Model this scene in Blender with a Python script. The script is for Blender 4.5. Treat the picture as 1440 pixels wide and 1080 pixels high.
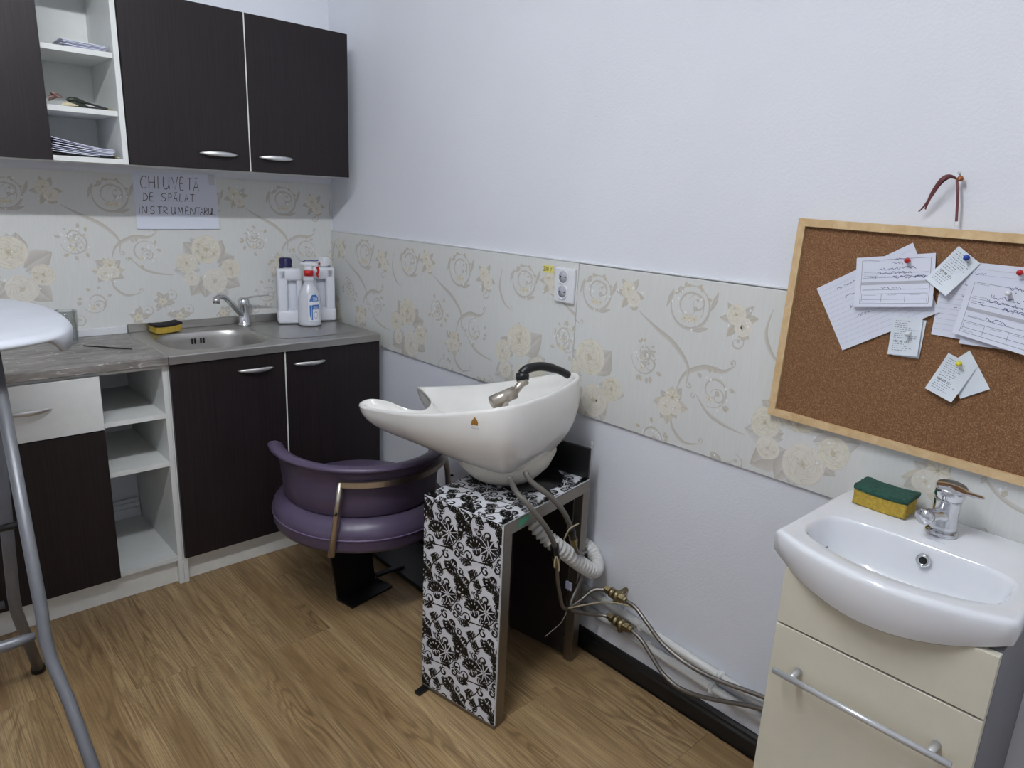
import bpy, bmesh, math, random
from mathutils import Vector, Matrix

for o in list(bpy.data.objects):
    bpy.data.objects.remove(o, do_unlink=True)
SC = bpy.context.scene
COL = SC.collection
random.seed(7)
PI = math.pi

# ------------------------------------------------------------------ camera
cam_d = bpy.data.cameras.new('camera')
cam_d.sensor_fit = 'HORIZONTAL'
cam_d.sensor_width = 36.0
cam_d.lens = 985.06 / 1440 * 36.0
cam_d.clip_start = 0.02
cam = bpy.data.objects.new('camera', cam_d)
COL.objects.link(cam)
_r = Vector((0.73857593, -0.67270201, 0.04447022))
_u = Vector((0.14063486, 0.21824631, 0.96570719))
_f = Vector((0.65933863, 0.70699402, -0.25579682))
cam.matrix_world = Matrix(((_r.x, _u.x, -_f.x, -1.5707), (_r.y, _u.y, -_f.y, -2.9082),
                           (_r.z, _u.z, -_f.z, 1.4067), (0, 0, 0, 1)))
SC.camera = cam

# ------------------------------------------------------------------ world, exposure
w = bpy.data.worlds.new('world')
SC.world = w
w.use_nodes = True
w.node_tree.nodes['Background'].inputs[0].default_value = (0.75, 0.82, 1, 1)
w.node_tree.nodes['Background'].inputs[1].default_value = 0.05
SC.view_settings.view_transform = 'Standard'
SC.view_settings.look = 'None'
SC.view_settings.gamma = 1.0
SC.view_settings.use_curve_mapping = False
SC.view_settings.exposure = 0.0
LAMP_W = 107.0          # strength of the ceiling tube
LAMP_COL = (0.93, 0.965, 1.0)

# ------------------------------------------------------------------ colour / material helpers
def lin(c):
    c = c / 255.0
    return c / 12.92 if c <= 0.04045 else ((c + 0.055) / 1.055) ** 2.4
def rgb(r, g, b):
    return (lin(r), lin(g), lin(b), 1.0)

class NT:
    """tiny node-tree helper"""
    def __init__(s, name):
        s.m = bpy.data.materials.new(name)
        s.m.use_nodes = True
        s.t = s.m.node_tree
        s.p = s.t.nodes['Principled BSDF']
    def n(s, typ, **kw):
        nd = s.t.nodes.new(typ)
        for k, v in kw.items():
            if k.startswith('i_'):
                nd.inputs[k[2:].replace('_', ' ')].default_value = v
            else:
                setattr(nd, k, v)
        return nd
    def l(s, a, b):
        s.t.links.new(a, b)
    def coords(s, scale=(1, 1, 1), kind='Object', loc=None):
        tc = s.n('ShaderNodeTexCoord')
        mp = s.n('ShaderNodeMapping')
        mp.inputs['Scale'].default_value = scale
        s.l(tc.outputs[kind], mp.inputs['Vector'])
        if loc is not None:
            s.l(loc, mp.inputs['Location'])
        return mp.outputs[0]
    def noise(s, vec, scale, detail=3, rough=0.5, dist=0.0):
        nd = s.n('ShaderNodeTexNoise')
        nd.inputs['Scale'].default_value = scale
        nd.inputs['Detail'].default_value = detail
        nd.inputs['Roughness'].default_value = rough
        nd.inputs['Distortion'].default_value = dist
        s.l(vec, nd.inputs['Vector'])
        return nd.outputs['Fac']
    def math(s, op, a, b=None, clamp=False):
        nd = s.n('ShaderNodeMath', operation=op, use_clamp=clamp)
        for i, x in enumerate((a, b)):
            if x is None: continue
            if isinstance(x, (int, float)): nd.inputs[i].default_value = x
            else: s.l(x, nd.inputs[i])
        return nd.outputs[0]
    def ramp(s, fac, stops):
        nd = s.n('ShaderNodeValToRGB')
        cr = nd.color_ramp
        while len(cr.elements) < len(stops): cr.elements.new(0.5)
        for e, (p, c) in zip(cr.elements, stops):
            e.position = p; e.color = c
        s.l(fac, nd.inputs[0])
        return nd.outputs[0]
    def mix(s, fac, a, b, mode='MIX'):
        nd = s.n('ShaderNodeMix', data_type='RGBA', blend_type=mode)
        for i, x in ((0, fac), (6, a), (7, b)):
            if isinstance(x, (int, float)): nd.inputs[i].default_value = x
            elif isinstance(x, tuple): nd.inputs[i].default_value = x
            else: s.l(x, nd.inputs[i])
        return nd.outputs[2]
    def bump(s, h, strength=0.2, dist=0.002):
        nd = s.n('ShaderNodeBump')
        nd.inputs['Strength'].default_value = strength
        nd.inputs['Distance'].default_value = dist
        s.l(h, nd.inputs['Height'])
        s.l(nd.outputs[0], s.p.inputs['Normal'])
    def set(s, col=None, rough=None, metal=None, spec=None, coat=None, trans=None, ior=None):
        P = s.p.inputs
        if col is not None:
            if isinstance(col, tuple): P['Base Color'].default_value = col
            else: s.l(col, P['Base Color'])
        if rough is not None:
            if isinstance(rough, (int, float)): P['Roughness'].default_value = rough
            else: s.l(rough, P['Roughness'])
        if metal is not None: P['Metallic'].default_value = metal
        if spec is not None: P['Specular IOR Level'].default_value = spec
        if coat is not None: P['Coat Weight'].default_value = coat
        if trans is not None: P['Transmission Weight'].default_value = trans
        if ior is not None: P['IOR'].default_value = ior
        return s.m

M = {}
def plain(name, col, rough=0.5, metal=0.0, var=0.06, nscale=30, bump=0.0, spec=0.5, coat=None, trans=None, ior=None):
    """a procedural finish: base colour with slight noise variation"""
    t = NT(name)
    v = t.coords()
    f = t.noise(v, nscale, 3)
    a = tuple(min(1, c * (1 - var)) for c in col[:3]) + (1,)
    b = tuple(min(1, c * (1 + var)) for c in col[:3]) + (1,)
    c = t.ramp(f, [(0.3, a), (0.7, b)])
    if bump: t.bump(t.noise(v, nscale * 4, 4), bump, 0.001)
    M[name] = t.set(c, rough, metal, spec, coat, trans, ior)
    return M[name]

# walls: painted plaster with a roller texture
def wall_mat(name, col):
    t = NT(name)
    v = t.coords()
    f = t.noise(v, 2.5, 4)
    c = t.ramp(f, [(0.3, tuple(x * 0.97 for x in col[:3]) + (1,)), (0.75, col)])
    t.bump(t.noise(v, 150, 3, 0.6), 0.4, 0.002)
    M[name] = t.set(c, 0.75, 0, 0.25)
wall_mat('wall_paint', (0.785, 0.805, 0.865, 1))
wall_mat('ceiling_paint', (0.86, 0.86, 0.86, 1))

# oak laminate, one tone per plank
def plank_mat():
    t = NT('oak_laminate')
    oi = t.n('ShaderNodeObjectInfo')
    tc = t.n('ShaderNodeTexCoord')
    vm = t.n('ShaderNodeVectorMath', operation='ADD')
    sc = t.n('ShaderNodeVectorMath', operation='SCALE')
    cb = t.n('ShaderNodeCombineXYZ')
    for i in range(3): cb.inputs[i].default_value = (3.1, 17.3, 9.7)[i]
    t.l(cb.outputs[0], sc.inputs[0]); t.l(oi.outputs['Random'], sc.inputs['Scale'])
    t.l(tc.outputs['Object'], vm.inputs[0]); t.l(sc.outputs[0], vm.inputs[1])
    def mp(s):
        m = t.n('ShaderNodeMapping'); m.inputs['Scale'].default_value = s
        t.l(vm.outputs[0], m.inputs[0]); return m.outputs[0]
    big = t.noise(mp((8.5, 1.1, 1)), 1.0, 2.5, 0.45, 0.4)
    rings = t.math('SINE', t.math('MULTIPLY', big, 120.0))
    rings = t.math('MULTIPLY_ADD', rings, 0.5)
    rings.node.inputs[2].default_value = 0.5
    fib = t.noise(mp((330, 6, 1)), 1.0, 4, 0.6)
    pore = t.noise(mp((520, 22, 1)), 1.0, 2, 0.5)
    tone = t.noise(mp((9, 1.5, 1)), 1.0, 2)
    base = t.ramp(tone, [(0.28, rgb(128, 101, 63)), (0.5, rgb(156, 128, 85)), (0.74, rgb(178, 150, 106))])
    dark = rgb(98, 75, 46)
    patch = t.ramp(t.noise(mp((6.0, 0.9, 1)), 1.3, 3, 0.5), [(0.36, (0.12,) * 3 + (1,)), (0.62, (0.85,) * 3 + (1,))])
    c = t.mix(t.math('MULTIPLY', t.math('POWER', rings, 2.2), patch), base, dark)
    streak = t.noise(mp((26, 1.0, 1)), 1.0, 3, 0.5)
    c = t.mix(t.ramp(streak, [(0.42, (0.0,) * 3 + (1,)), (0.68, (0.6,) * 3 + (1,))]), c, rgb(190, 164, 120))
    c = t.mix(t.ramp(fib, [(0.36, (0.72,) * 3 + (1,)), (0.6, (0, 0, 0, 1))]), c, rgb(112, 86, 58))
    c = t.mix(t.ramp(pore, [(0.2, (0.8,) * 3 + (1,)), (0.36, (0, 0, 0, 1))]), c, rgb(84, 62, 42))
    hs = t.n('ShaderNodeHueSaturation'); hs.inputs['Saturation'].default_value = 0.95
    t.l(t.math('MULTIPLY_ADD', oi.outputs['Random'], 0.20), hs.inputs['Value'])
    hs.inputs['Value'].links[0].from_node.inputs[2].default_value = 0.93
    t.l(c, hs.inputs['Color'])
    t.bump(fib, 0.12, 0.0006)
    M['oak'] = t.set(hs.outputs[0], 0.42, 0, 0.35)
plank_mat()

# wenge foil of the cabinet doors: fine vertical grain
def wenge():
    t = NT('wenge_foil')
    a = t.noise(t.coords((260, 260, 4)), 1.0, 4, 0.6)
    b = t.noise(t.coords((60, 60, 1.2)), 1.0, 3, 0.5)
    c = t.mix(b, t.ramp(a, [(0.35, rgb(22, 17, 19)), (0.65, rgb(45, 37, 39))]), rgb(30, 24, 26))
    t.bump(a, 0.1, 0.0004)
    M['wenge'] = t.set(c, 0.42, 0, 0.32)
wenge()

# grey marble-look laminate of the worktop
def marble():
    t = NT('grey_marble_laminate')
    v = t.coords((1, 3.2, 3))
    rot = t.n('ShaderNodeMapping'); rot.inputs['Rotation'].default_value = (0, 0, 0.5)
    t.l(v, rot.inputs[0])
    a = t.noise(rot.outputs[0], 9, 6, 0.62, 0.8)
    b = t.noise(rot.outputs[0], 4.2, 3, 0.5, 1.6)
    vein = t.math('ABSOLUTE', t.math('SUBTRACT', b, 0.5))
    c = t.ramp(a, [(0.3, rgb(100, 97, 94)), (0.5, rgb(134, 130, 126)), (0.7, rgb(160, 156, 152))])
    c = t.mix(t.ramp(vein, [(0.0, (0.75,) * 3 + (1,)), (0.012, (0, 0, 0, 1))]), c, rgb(214, 208, 202))
    M['marble'] = t.set(c, 0.4, 0, 0.4)
marble()

# cork: dense fine granules
def cork():
    t = NT('cork_granules')
    v = t.coords()
    vo = t.n('ShaderNodeTexVoronoi'); vo.inputs['Scale'].default_value = 620
    t.l(v, vo.inputs['Vector'])
    s = t.n('ShaderNodeSeparateColor'); t.l(vo.outputs['Color'], s.inputs[0])
    c = t.ramp(s.outputs[0], [(0.05, rgb(100, 71, 48)), (0.4, rgb(122, 89, 62)), (0.8, rgb(133, 99, 70)), (0.97, rgb(156, 122, 90))])
    big = t.noise(v, 14, 4)
    c = t.mix(t.math('MULTIPLY', big, 0.35), c, rgb(122, 84, 56))
    t.bump(s.outputs[0], 0.25, 0.0008)
    M['cork'] = t.set(c, 0.85, 0, 0.2)
cork()

def wood_light():
    t = NT('pine_frame_wood')
    v = t.coords((9, 9, 9))
    g = t.noise(v, 4, 5, 0.6, 0.6)
    M['pine'] = t.set(t.ramp(g, [(0.3, rgb(198, 166, 122)), (0.55, rgb(212, 183, 140)), (0.75, rgb(222, 196, 154))]), 0.5, 0, 0.35)
wood_light()

def vcol(name, rough=0.55, coat=None):
    """printed design: the colours of the print are stored on its mesh"""
    t = NT(name)
    a = t.n('ShaderNodeVertexColor'); a.layer_name = 'Col'
    M[name] = t.set(a.outputs[0], rough, 0, 0.4, coat)
vcol('wallpaper_print', 0.5)
vcol('flat_print', 0.6)

def wallpaper():
    t = NT('wallpaper_ground')
    v = t.coords((180, 180, 14))
    a = t.noise(v, 1.0, 4, 0.6)
    t.bump(t.noise(t.coords(), 320, 2), 0.1, 0.0008)
    M['wallpaper'] = t.set(t.ramp(a, [(0.3, rgb(216, 217, 214)), (0.7, rgb(221, 222, 220))]), 0.5, 0, 0.4)
wallpaper()

def steel(name, col, rough, sc=(6, 200, 200)):
    t = NT(name)
    a = t.noise(t.coords(sc), 1.0, 3, 0.6)
    t.bump(a, 0.05, 0.0003)
    M[name] = t.set(t.ramp(a, [(0.3, tuple(x * 0.92 for x in col[:3]) + (1,)), (0.7, col)]), rough, 1.0)
steel('brushed_steel', (0.52, 0.51, 0.49, 1), 0.36)
steel('chrome', (0.72, 0.73, 0.75, 1), 0.10)
steel('aluminium', (0.74, 0.74, 0.74, 1), 0.42)
steel('bronze_alu', (0.29, 0.26, 0.225, 1), 0.40)
steel('champagne_bar', (0.62, 0.56, 0.48, 1), 0.32)
steel('brass', (0.33, 0.27, 0.15, 1), 0.42)
steel('braided_hose', (0.27, 0.25, 0.23, 1), 0.45, (300, 300, 300))
plain('grey_tube', rgb(112, 114, 119), 0.42, 0.35, var=0.06)

plain('white_melamine', rgb(226, 228, 226), 0.45, var=0.02)
plain('white_edge', rgb(232, 232, 226), 0.5, var=0.03)
plain('black_paint', rgb(20, 19, 20), 0.35, var=0.15)
plain('black_board', rgb(24, 25, 26), 0.38, var=0.3, nscale=18)
plain('dark_board', rgb(34, 27, 26), 0.55, var=0.2)
plain('white_ceramic', (0.80, 0.82, 0.86, 1), 0.09, var=0.01, coat=0.5)
plain('warm_ceramic', (0.84, 0.83, 0.80, 1), 0.10, var=0.01, coat=0.5)
plain('pedestal_plastic', (0.74, 0.70, 0.61, 1), 0.4, var=0.03)
plain('purple_leatherette', rgb(84, 73, 97), 0.36, var=0.08, nscale=12, bump=0.06, spec=0.5)
plain('purple_piping', rgb(112, 96, 132), 0.36, var=0.05)
plain('black_plastic', rgb(17, 17, 20), 0.32, var=0.1)
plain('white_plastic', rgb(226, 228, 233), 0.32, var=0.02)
plain('can_plastic', rgb(226, 229, 238), 0.36, var=0.02)
plain('navy_cap', rgb(34, 30, 84), 0.4, var=0.05)
plain('red_plastic', rgb(186, 30, 34), 0.35, var=0.05)
plain('blue_print', rgb(44, 104, 178), 0.45, var=0.03)
plain('blue_plastic', rgb(28, 52, 138), 0.3, var=0.05)
plain('yellow_plastic', rgb(226, 216, 70), 0.35, var=0.05)
plain('yellow_sticker', rgb(232, 222, 120), 0.5, var=0.03)
plain('clear_bottle', rgb(206, 209, 218), 0.22, var=0.02, spec=0.5)
plain('cream_front', rgb(212, 207, 190), 0.33, var=0.015)
plain('grey_carcass', rgb(120, 121, 126), 0.5, var=0.04)
plain('paper', rgb(222, 226, 240), 0.7, var=0.012, nscale=8)
plain('receipt_paper', rgb(222, 230, 238), 0.6, var=0.012)
plain('paper_grey', rgb(170, 170, 196), 0.7, var=0.05)
plain('ink_black', rgb(30, 30, 38), 0.6, var=0.05)
plain('ink_blue', rgb(66, 66, 120), 0.6, var=0.1)
plain('ink_grey', rgb(128, 132, 148), 0.6, var=0.1)
plain('ink_rule', rgb(196, 200, 216), 0.6, var=0.02)
plain('ink_band', rgb(176, 178, 188), 0.6, var=0.02)
plain('sponge_yellow', rgb(180, 152, 60), 0.9, var=0.22, nscale=160, bump=0.8)
plain('scour_green', rgb(38, 78, 66), 0.95, var=0.35, nscale=140, bump=0.9)
plain('scour_black', rgb(30, 30, 32), 0.95, var=0.35, nscale=140, bump=0.9)
plain('satin_ribbon', rgb(104, 58, 62), 0.35, var=0.1)
plain('copper_knot', rgb(146, 84, 44), 0.4, var=0.1)
plain('pvc_white', rgb(222, 222, 220), 0.4, var=0.02)
plain('corrugated_grey', rgb(222, 222, 220), 0.4, var=0.03)
plain('grey_rubber', rgb(104, 100, 94), 0.45, var=0.06)
plain('beige_wire', rgb(168, 155, 124), 0.5, var=0.05)
plain('satin_bar', rgb(206, 208, 212), 0.34, 0.55, var=0.02)
plain('table_plastic', rgb(206, 210, 219), 0.4, var=0.025, nscale=14, bump=0.1)
plain('gold_emblem', rgb(150, 104, 30), 0.4, var=0.1)
plain('dark_green_stem', rgb(38, 44, 36), 0.5, var=0.2)
plain('cream_petal', rgb(214, 202, 170), 0.6, var=0.08)
plain('rose_petal', rgb(196, 160, 152), 0.6, var=0.1)
plain('dark_gap', rgb(14, 13, 13), 0.7, var=0.1)
plain('green_sticker', rgb(70, 150, 116), 0.4, var=0.1)
plain('damask_white', rgb(222, 224, 230), 0.28, var=0.02, spec=0.5)
plain('damask_black', rgb(16, 16, 17), 0.3, var=0.1)

def thin_glass():
    t = NT('clear_glass')
    tr = t.n('ShaderNodeBsdfTransparent'); tr.inputs[0].default_value = (0.95, 0.97, 0.97, 1)
    gl = t.n('ShaderNodeBsdfGlossy'); gl.inputs['Roughness'].default_value = 0.03
    lw = t.n('ShaderNodeLayerWeight'); lw.inputs[0].default_value = 0.25
    mx = t.n('ShaderNodeMixShader')
    t.l(t.math('MULTIPLY', lw.outputs['Fresnel'], 0.6), mx.inputs[0]); t.l(tr.outputs[0], mx.inputs[1]); t.l(gl.outputs[0], mx.inputs[2])
    t.l(mx.outputs[0], t.t.nodes['Material Output'].inputs['Surface'])
    M['glass'] = t.m
thin_glass()

# ------------------------------------------------------------------ mesh helpers
WM = {}                       # name -> world matrix of an object's frame

def put(name, mesh, mat, parent=None):
    o = bpy.data.objects.new(name, mesh)
    COL.objects.link(o)
    if mat is not None and len(mesh.materials) == 0:
        mesh.materials.append(M[mat] if isinstance(mat, str) else mat)
    if parent is not None:
        o.parent = parent
        WM[o.name] = WM[parent.name]
    else:
        WM[o.name] = Matrix()
    return o

def tag(o, label=None, cat=None, group=None, kind=None):
    if label: o['label'] = label
    if cat: o['category'] = cat
    if group: o['group'] = group
    if kind: o['kind'] = kind
    return o

def thing(name, label, cat, loc, rotz=0.0, group=None):
    o = bpy.data.objects.new(name, None)
    o.empty_display_size = 0.05
    COL.objects.link(o)
    o.location = loc
    o.rotation_euler = (0, 0, rotz)
    WM[o.name] = Matrix.Translation(Vector(loc)) @ Matrix.Rotation(rotz, 4, 'Z')
    return tag(o, label, cat, group)

class MB:
    """collects geometry in world coordinates"""
    def __init__(s):
        s.v = []; s.f = []; s.sm = []; s.c = []
    def add(s, vs, fs, smooth=False, cols=None):
        b = len(s.v)
        s.v += [tuple(p) for p in vs]
        s.f += [tuple(b + i for i in f) for f in fs]
        s.sm += [smooth] * len(fs)
        s.c += list(cols) if cols is not None else [(1, 1, 1, 1)] * len(vs)
        return s
    # axis-aligned (or framed) box with chamfered edges
    def box(s, x0, x1, y0, y1, z0, z1, bev=0.0, seg=1, mtx=None, smooth=False):
        x0, x1 = min(x0, x1), max(x0, x1); y0, y1 = min(y0, y1), max(y0, y1); z0, z1 = min(z0, z1), max(z0, z1)
        bm = bmesh.new()
        vs = [bm.verts.new(p) for p in ((x0, y0, z0), (x1, y0, z0), (x1, y1, z0), (x0, y1, z0), (x0, y0, z1), (x1, y0, z1), (x1, y1, z1), (x0, y1, z1))]
        for f in ((0, 3, 2, 1), (4, 5, 6, 7), (0, 1, 5, 4), (1, 2, 6, 5), (2, 3, 7, 6), (3, 0, 4, 7)):
            bm.faces.new([vs[i] for i in f])
        if bev > 0:
            bev = min(bev, 0.49 * min(x1 - x0, y1 - y0, z1 - z0))
            bmesh.ops.bevel(bm, geom=bm.edges[:] , offset=bev, segments=seg, profile=0.5, affect='EDGES')
        bm.verts.index_update()
        P = [(mtx @ v.co) if mtx else v.co.copy() for v in bm.verts]
        F = [[v.index for v in f.verts] for f in bm.faces]
        bm.free()
        return s.add(P, F, smooth)
    def loft(s, loops, cap0=False, cap1=False, closed=True, smooth=True, cols=None):
        n = len(loops[0]); vs = []; fs = []
        for L in loops: vs += list(L)
        for k in range(len(loops) - 1):
            for i in range(n if closed else n - 1):
                j = (i + 1) % n
                fs.append((k * n + i, k * n + j, (k + 1) * n + j, (k + 1) * n + i))
        if cap0: fs.append(tuple(range(n - 1, -1, -1)))
        if cap1: fs.append(tuple((len(loops) - 1) * n + i for i in range(n)))
        return s.add(vs, fs, smooth, cols)
    def tube(s, pts, rad, n=10, caps=True, flat=1.0, smooth=True, up=None):
        """sweep a circle (or ellipse) of radius rad (number or list) along pts"""
        P = [Vector(p) for p in pts]
        R = rad if isinstance(rad, (list, tuple)) else [rad] * len(P)
        T = []
        for i in range(len(P)):
            a = P[max(0, i - 1)]; b = P[min(len(P) - 1, i + 1)]
            T.append((b - a).normalized())
        ref = Vector(up) if up else (Vector((0, 0, 1)) if abs(T[0].z) < 0.9 else Vector((1, 0, 0)))
        N = (ref - T[0] * ref.dot(T[0])).normalized()
        loops = []
        for i in range(len(P)):
            N = (N - T[i] * N.dot(T[i]))
            N = N.normalized() if N.length > 1e-6 else T[i].orthogonal().normalized()
            B = T[i].cross(N)
            loops.append([P[i] + N * math.cos(2 * PI * k / n) * R[i] + B * math.sin(2 * PI * k / n) * R[i] * flat for k in range(n)])
        return s.loft(loops, caps, caps, True, smooth)
    def lathe(s, prof, cx, cy, n=28, sx=1.0, sy=1.0, rot=0.0, cap0=False, cap1=False, mtx=None, smooth=True):
        loops = []
        for r, z in prof:
            L = []
            for k in range(n):
                a = 2 * PI * k / n
                x, y = r * sx * math.cos(a), r * sy * math.sin(a)
                p = Vector((cx + x * math.cos(rot) - y * math.sin(rot), cy + x * math.sin(rot) + y * math.cos(rot), z))
                L.append(mtx @ p if mtx else p)
            loops.append(L)
        return s.loft(loops, cap0, cap1, True, smooth)
    def prism(s, poly, fn, t, smooth=False):
        """extrude the 2-D outline poly by t; fn(u, v, w) gives the 3-D point"""
        n = len(poly)
        vs = [fn(u, v, 0) for u, v in poly] + [fn(u, v, t) for u, v in poly]
        fs = [tuple(range(n - 1, -1, -1)), tuple(range(n, 2 * n))]
        fs += [(i, (i + 1) % n, n + (i + 1) % n, n + i) for i in range(n)]
        return s.add(vs, fs, smooth)
    def build(s, name, mat, parent=None, colour=False, origin=None):
        me = bpy.data.meshes.new(name)
        V = s.v
        if parent is not None:
            inv = WM[parent.name].inverted()
            V = [tuple(inv @ Vector(p)) for p in V]
        elif origin is not None:
            V = [(p[0] - origin[0], p[1] - origin[1], p[2] - origin[2]) for p in V]
        me.from_pydata(V, [], s.f)
        me.polygons.foreach_set('use_smooth', s.sm)
        if colour:
            ca = me.color_attributes.new('Col', 'FLOAT_COLOR', 'POINT')
            flat = [x for c in s.c for x in c]
            ca.data.foreach_set('color', flat)
        me.validate()
        bm = bmesh.new(); bm.from_mesh(me)
        if not colour: bmesh.ops.recalc_face_normals(bm, faces=bm.faces)
        bm.to_mesh(me); bm.free()
        o = put(name, me, mat, parent)
        if origin is not None and parent is None:
            o.location = origin
            WM[o.name] = Matrix.Translation(Vector(origin))
        return o
    def solo(s, name, mat, label, cat, group=None, kind=None, colour=False):
        xs = [p[0] for p in s.v]; ys = [p[1] for p in s.v]; zs = [p[2] for p in s.v]
        o = s.build(name, mat, None, colour, ((min(xs) + max(xs)) / 2, (min(ys) + max(ys)) / 2, min(zs)))
        return tag(o, label, cat, group, kind)

def spline(pts, n=6, closed=False):
    """Catmull-Rom through pts (tuples of any length)"""
    P = [tuple(p) for p in pts]; m = len(P); out = []
    rng = range(m if closed else m - 1)
    for i in rng:
        p0 = P[(i - 1) % m] if closed or i > 0 else P[0]
        p1 = P[i]; p2 = P[(i + 1) % m]
        p3 = P[(i + 2) % m] if closed or i + 2 < m else P[m - 1]
        for k in range(n):
            t = k / n; t2 = t * t; t3 = t2 * t
            out.append(tuple(0.5 * (2 * b + (c - a) * t + (2 * a - 5 * b + 4 * c - d) * t2 + (3 * b - a - 3 * c + d) * t3)
                             for a, b, c, d in zip(p0, p1, p2, p3)))
    if not closed: out.append(P[-1])
    return out

def struct(mb, name, mat):
    o = mb.build(name, mat)
    o['kind'] = 'structure'
    return o

# ------------------------------------------------------------------ room shell
RX, RY, RZ = -3.1, -4.3, 2.62
fl = struct(MB().box(RX, 0, RY, 0, -0.10, -0.008), 'floor', 'oak')
fl['label'] = 'oak laminate floor laid in long planks'
struct(MB().box(RX - 0.1, 0.1, 0, 0.12, -0.1, RZ), 'wall_back', 'wall_paint')
struct(MB().box(0, 0.12, RY, 0, -0.1, RZ), 'wall_right', 'wall_paint')
struct(MB().box(RX - 0.12, RX, RY, 0, -0.1, RZ), 'wall_left', 'wall_paint')
struct(MB().box(RX - 0.1, 0.1, RY - 0.12, RY, -0.1, RZ), 'wall_front', 'wall_paint')
struct(MB().box(RX - 0.1, 0.1, RY - 0.1, 0.1, RZ, RZ + 0.1), 'ceiling', 'ceiling_paint')

# laminate planks, parallel to the right wall
PW, PL = 0.19, 1.285
for k in range(-12, 6):
    xa = -0.975 + PW * k - PW
    xb = xa + PW
    xa2, xb2 = max(xa, RX), min(xb, 0.0)
    if xb2 - xa2 < 0.004: continue
    end = {0: -0.955, -2: -0.825, 2: -1.03, 1: -1.62, 3: -0.62, -1: -1.5}.get(k, -random.uniform(0.2, 1.2))
    while end < -0.02: end += PL
    y1 = end
    while y1 > RY:
        y0 = y1 - PL
        a, b = max(y0, RY), min(y1, 0.0)
        if b - a > 0.003:
            g = 0.0002
            m = MB().box(xa2 + g, xb2 - g, a + g, b - g, -0.009, 0.0, 0.0004)
            cx, cy = (xa2 + xb2) / 2, (a + b) / 2
            o = m.build('plank', 'oak', fl)
            for v in o.data.vertices: v.co.x -= cx; v.co.y -= cy
            o.location = (cx, cy, 0)
        y1 = y0

# black skirting on the right wall: stepped moulding
prof = [(0, 0.0), (-0.016, 0.0), (-0.016, 0.045), (-0.012, 0.052), (-0.012, 0.060), (-0.006, 0.067), (0, 0.067)]
mm = MB(); mm.loft([[(x, y, z) for x, z in prof] for y in (-0.475, -2.395)], True, True, True, False)
struct(mm, 'baseboard_right', 'black_paint')

# ------------------------------------------------------------------ ceiling tube lamp (above the camera's view)
lamp = thing('ceiling_tube_lamp', 'long white tube lamp mounted on the ceiling', 'lamp', (-1.5, -2.1, RZ))
MB().box(-2.12, -0.88, -2.135, -2.065, RZ - 0.045, RZ, 0.006).build('housing', 'white_plastic', lamp)
t = NT('lamp_glow')
t.p.inputs['Emission Color'].default_value = LAMP_COL + (1,)
t.p.inputs['Emission Strength'].default_value = LAMP_W
t.p.inputs['Base Color'].default_value = (0.9, 0.9, 0.9, 1)
M['lamp_glow'] = t.m
MB().tube([(-2.1, -2.1, RZ - 0.075), (-0.9, -2.1, RZ - 0.075)], 0.03, 16).build('tube', 'lamp_glow', lamp)
for xx in (-2.11, -0.89):
    MB().box(xx - 0.012, xx + 0.012, -2.125, -2.075, RZ - 0.11, RZ - 0.04, 0.005).build('end_cap', 'white_plastic', lamp)

# ------------------------------------------------------------------ printed ornament
class Print:
    """flat print: coloured polygons clipped to a rectangle, a few hundredths of a millimetre proud"""
    def __init__(s, fn, u0, u1, v0, v1, step=0.00011, base=0.00025):
        s.k = 0; s.fn = fn; s.b = (u0, u1, v0, v1); s.mb = MB(); s.step = step; s.base = base
    def poly(s, pts, layer):
        u0, u1, v0, v1 = s.b
        P = pts
        for ax, lim, sgn in ((0, u0, 1), (0, u1, -1), (1, v0, 1), (1, v1, -1)):
            out = []
            for i in range(len(P)):
                a = P[i]; b = P[(i + 1) % len(P)]
                da = (a[0][ax] - lim) * sgn; db = (b[0][ax] - lim) * sgn
                if da >= 0: out.append(a)
                if (da >= 0) != (db >= 0):
                    t = da / (da - db)
                    out.append((tuple(x + (y - x) * t for x, y in zip(a[0], b[0])), tuple(x + (y - x) * t for x, y in zip(a[1], b[1]))))
            P = out
            if len(P) < 3: return
        w = s.base + layer * s.step + (s.k % 61) * 0.000002
        s.mb.add([s.fn(p[0][0], p[0][1], w) for p in P], [tuple(range(len(P)))], False, [p[1] for p in P])
    def fan(s, c, cc, outline, oc, layer):
        s.k += 1
        n = len(outline)
        for i in range(n):
            j = (i + 1) % n
            a = oc(i) if callable(oc) else oc
            b = oc(j) if callable(oc) else oc
            s.poly([(c, cc), (outline[i], a), (outline[j], b)], layer)
    def ribbon(s, pts, width, ca, cb, layer):
        s.k += 1
        n = len(pts); L = []; R = []
        for i in range(n):
            a = pts[max(0, i - 1)]; b = pts[min(n - 1, i + 1)]
            dx, dy = b[0] - a[0], b[1] - a[1]; d = math.hypot(dx, dy) or 1
            w = width(i / (n - 1)) if callable(width) else width
            L.append((pts[i][0] - dy / d * w, pts[i][1] + dx / d * w)); R.append((pts[i][0] + dy / d * w, pts[i][1] - dx / d * w))
        for i in range(n - 1):
            s.poly([(L[i], ca), (R[i], cb), (R[i + 1], cb), (L[i + 1], ca)], layer)

def mixc(a, b, t): return tuple(x + (y - x) * t for x, y in zip(a, b))
CR_L, CR_M, CR_D = rgb(229, 225, 211), rgb(211, 203, 182), rgb(170, 157, 126)
TP_L, TP_M, TP_D = rgb(210, 207, 201), rgb(190, 185, 175), rgb(170, 164, 153)
WH = rgb(238, 240, 240)

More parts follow.
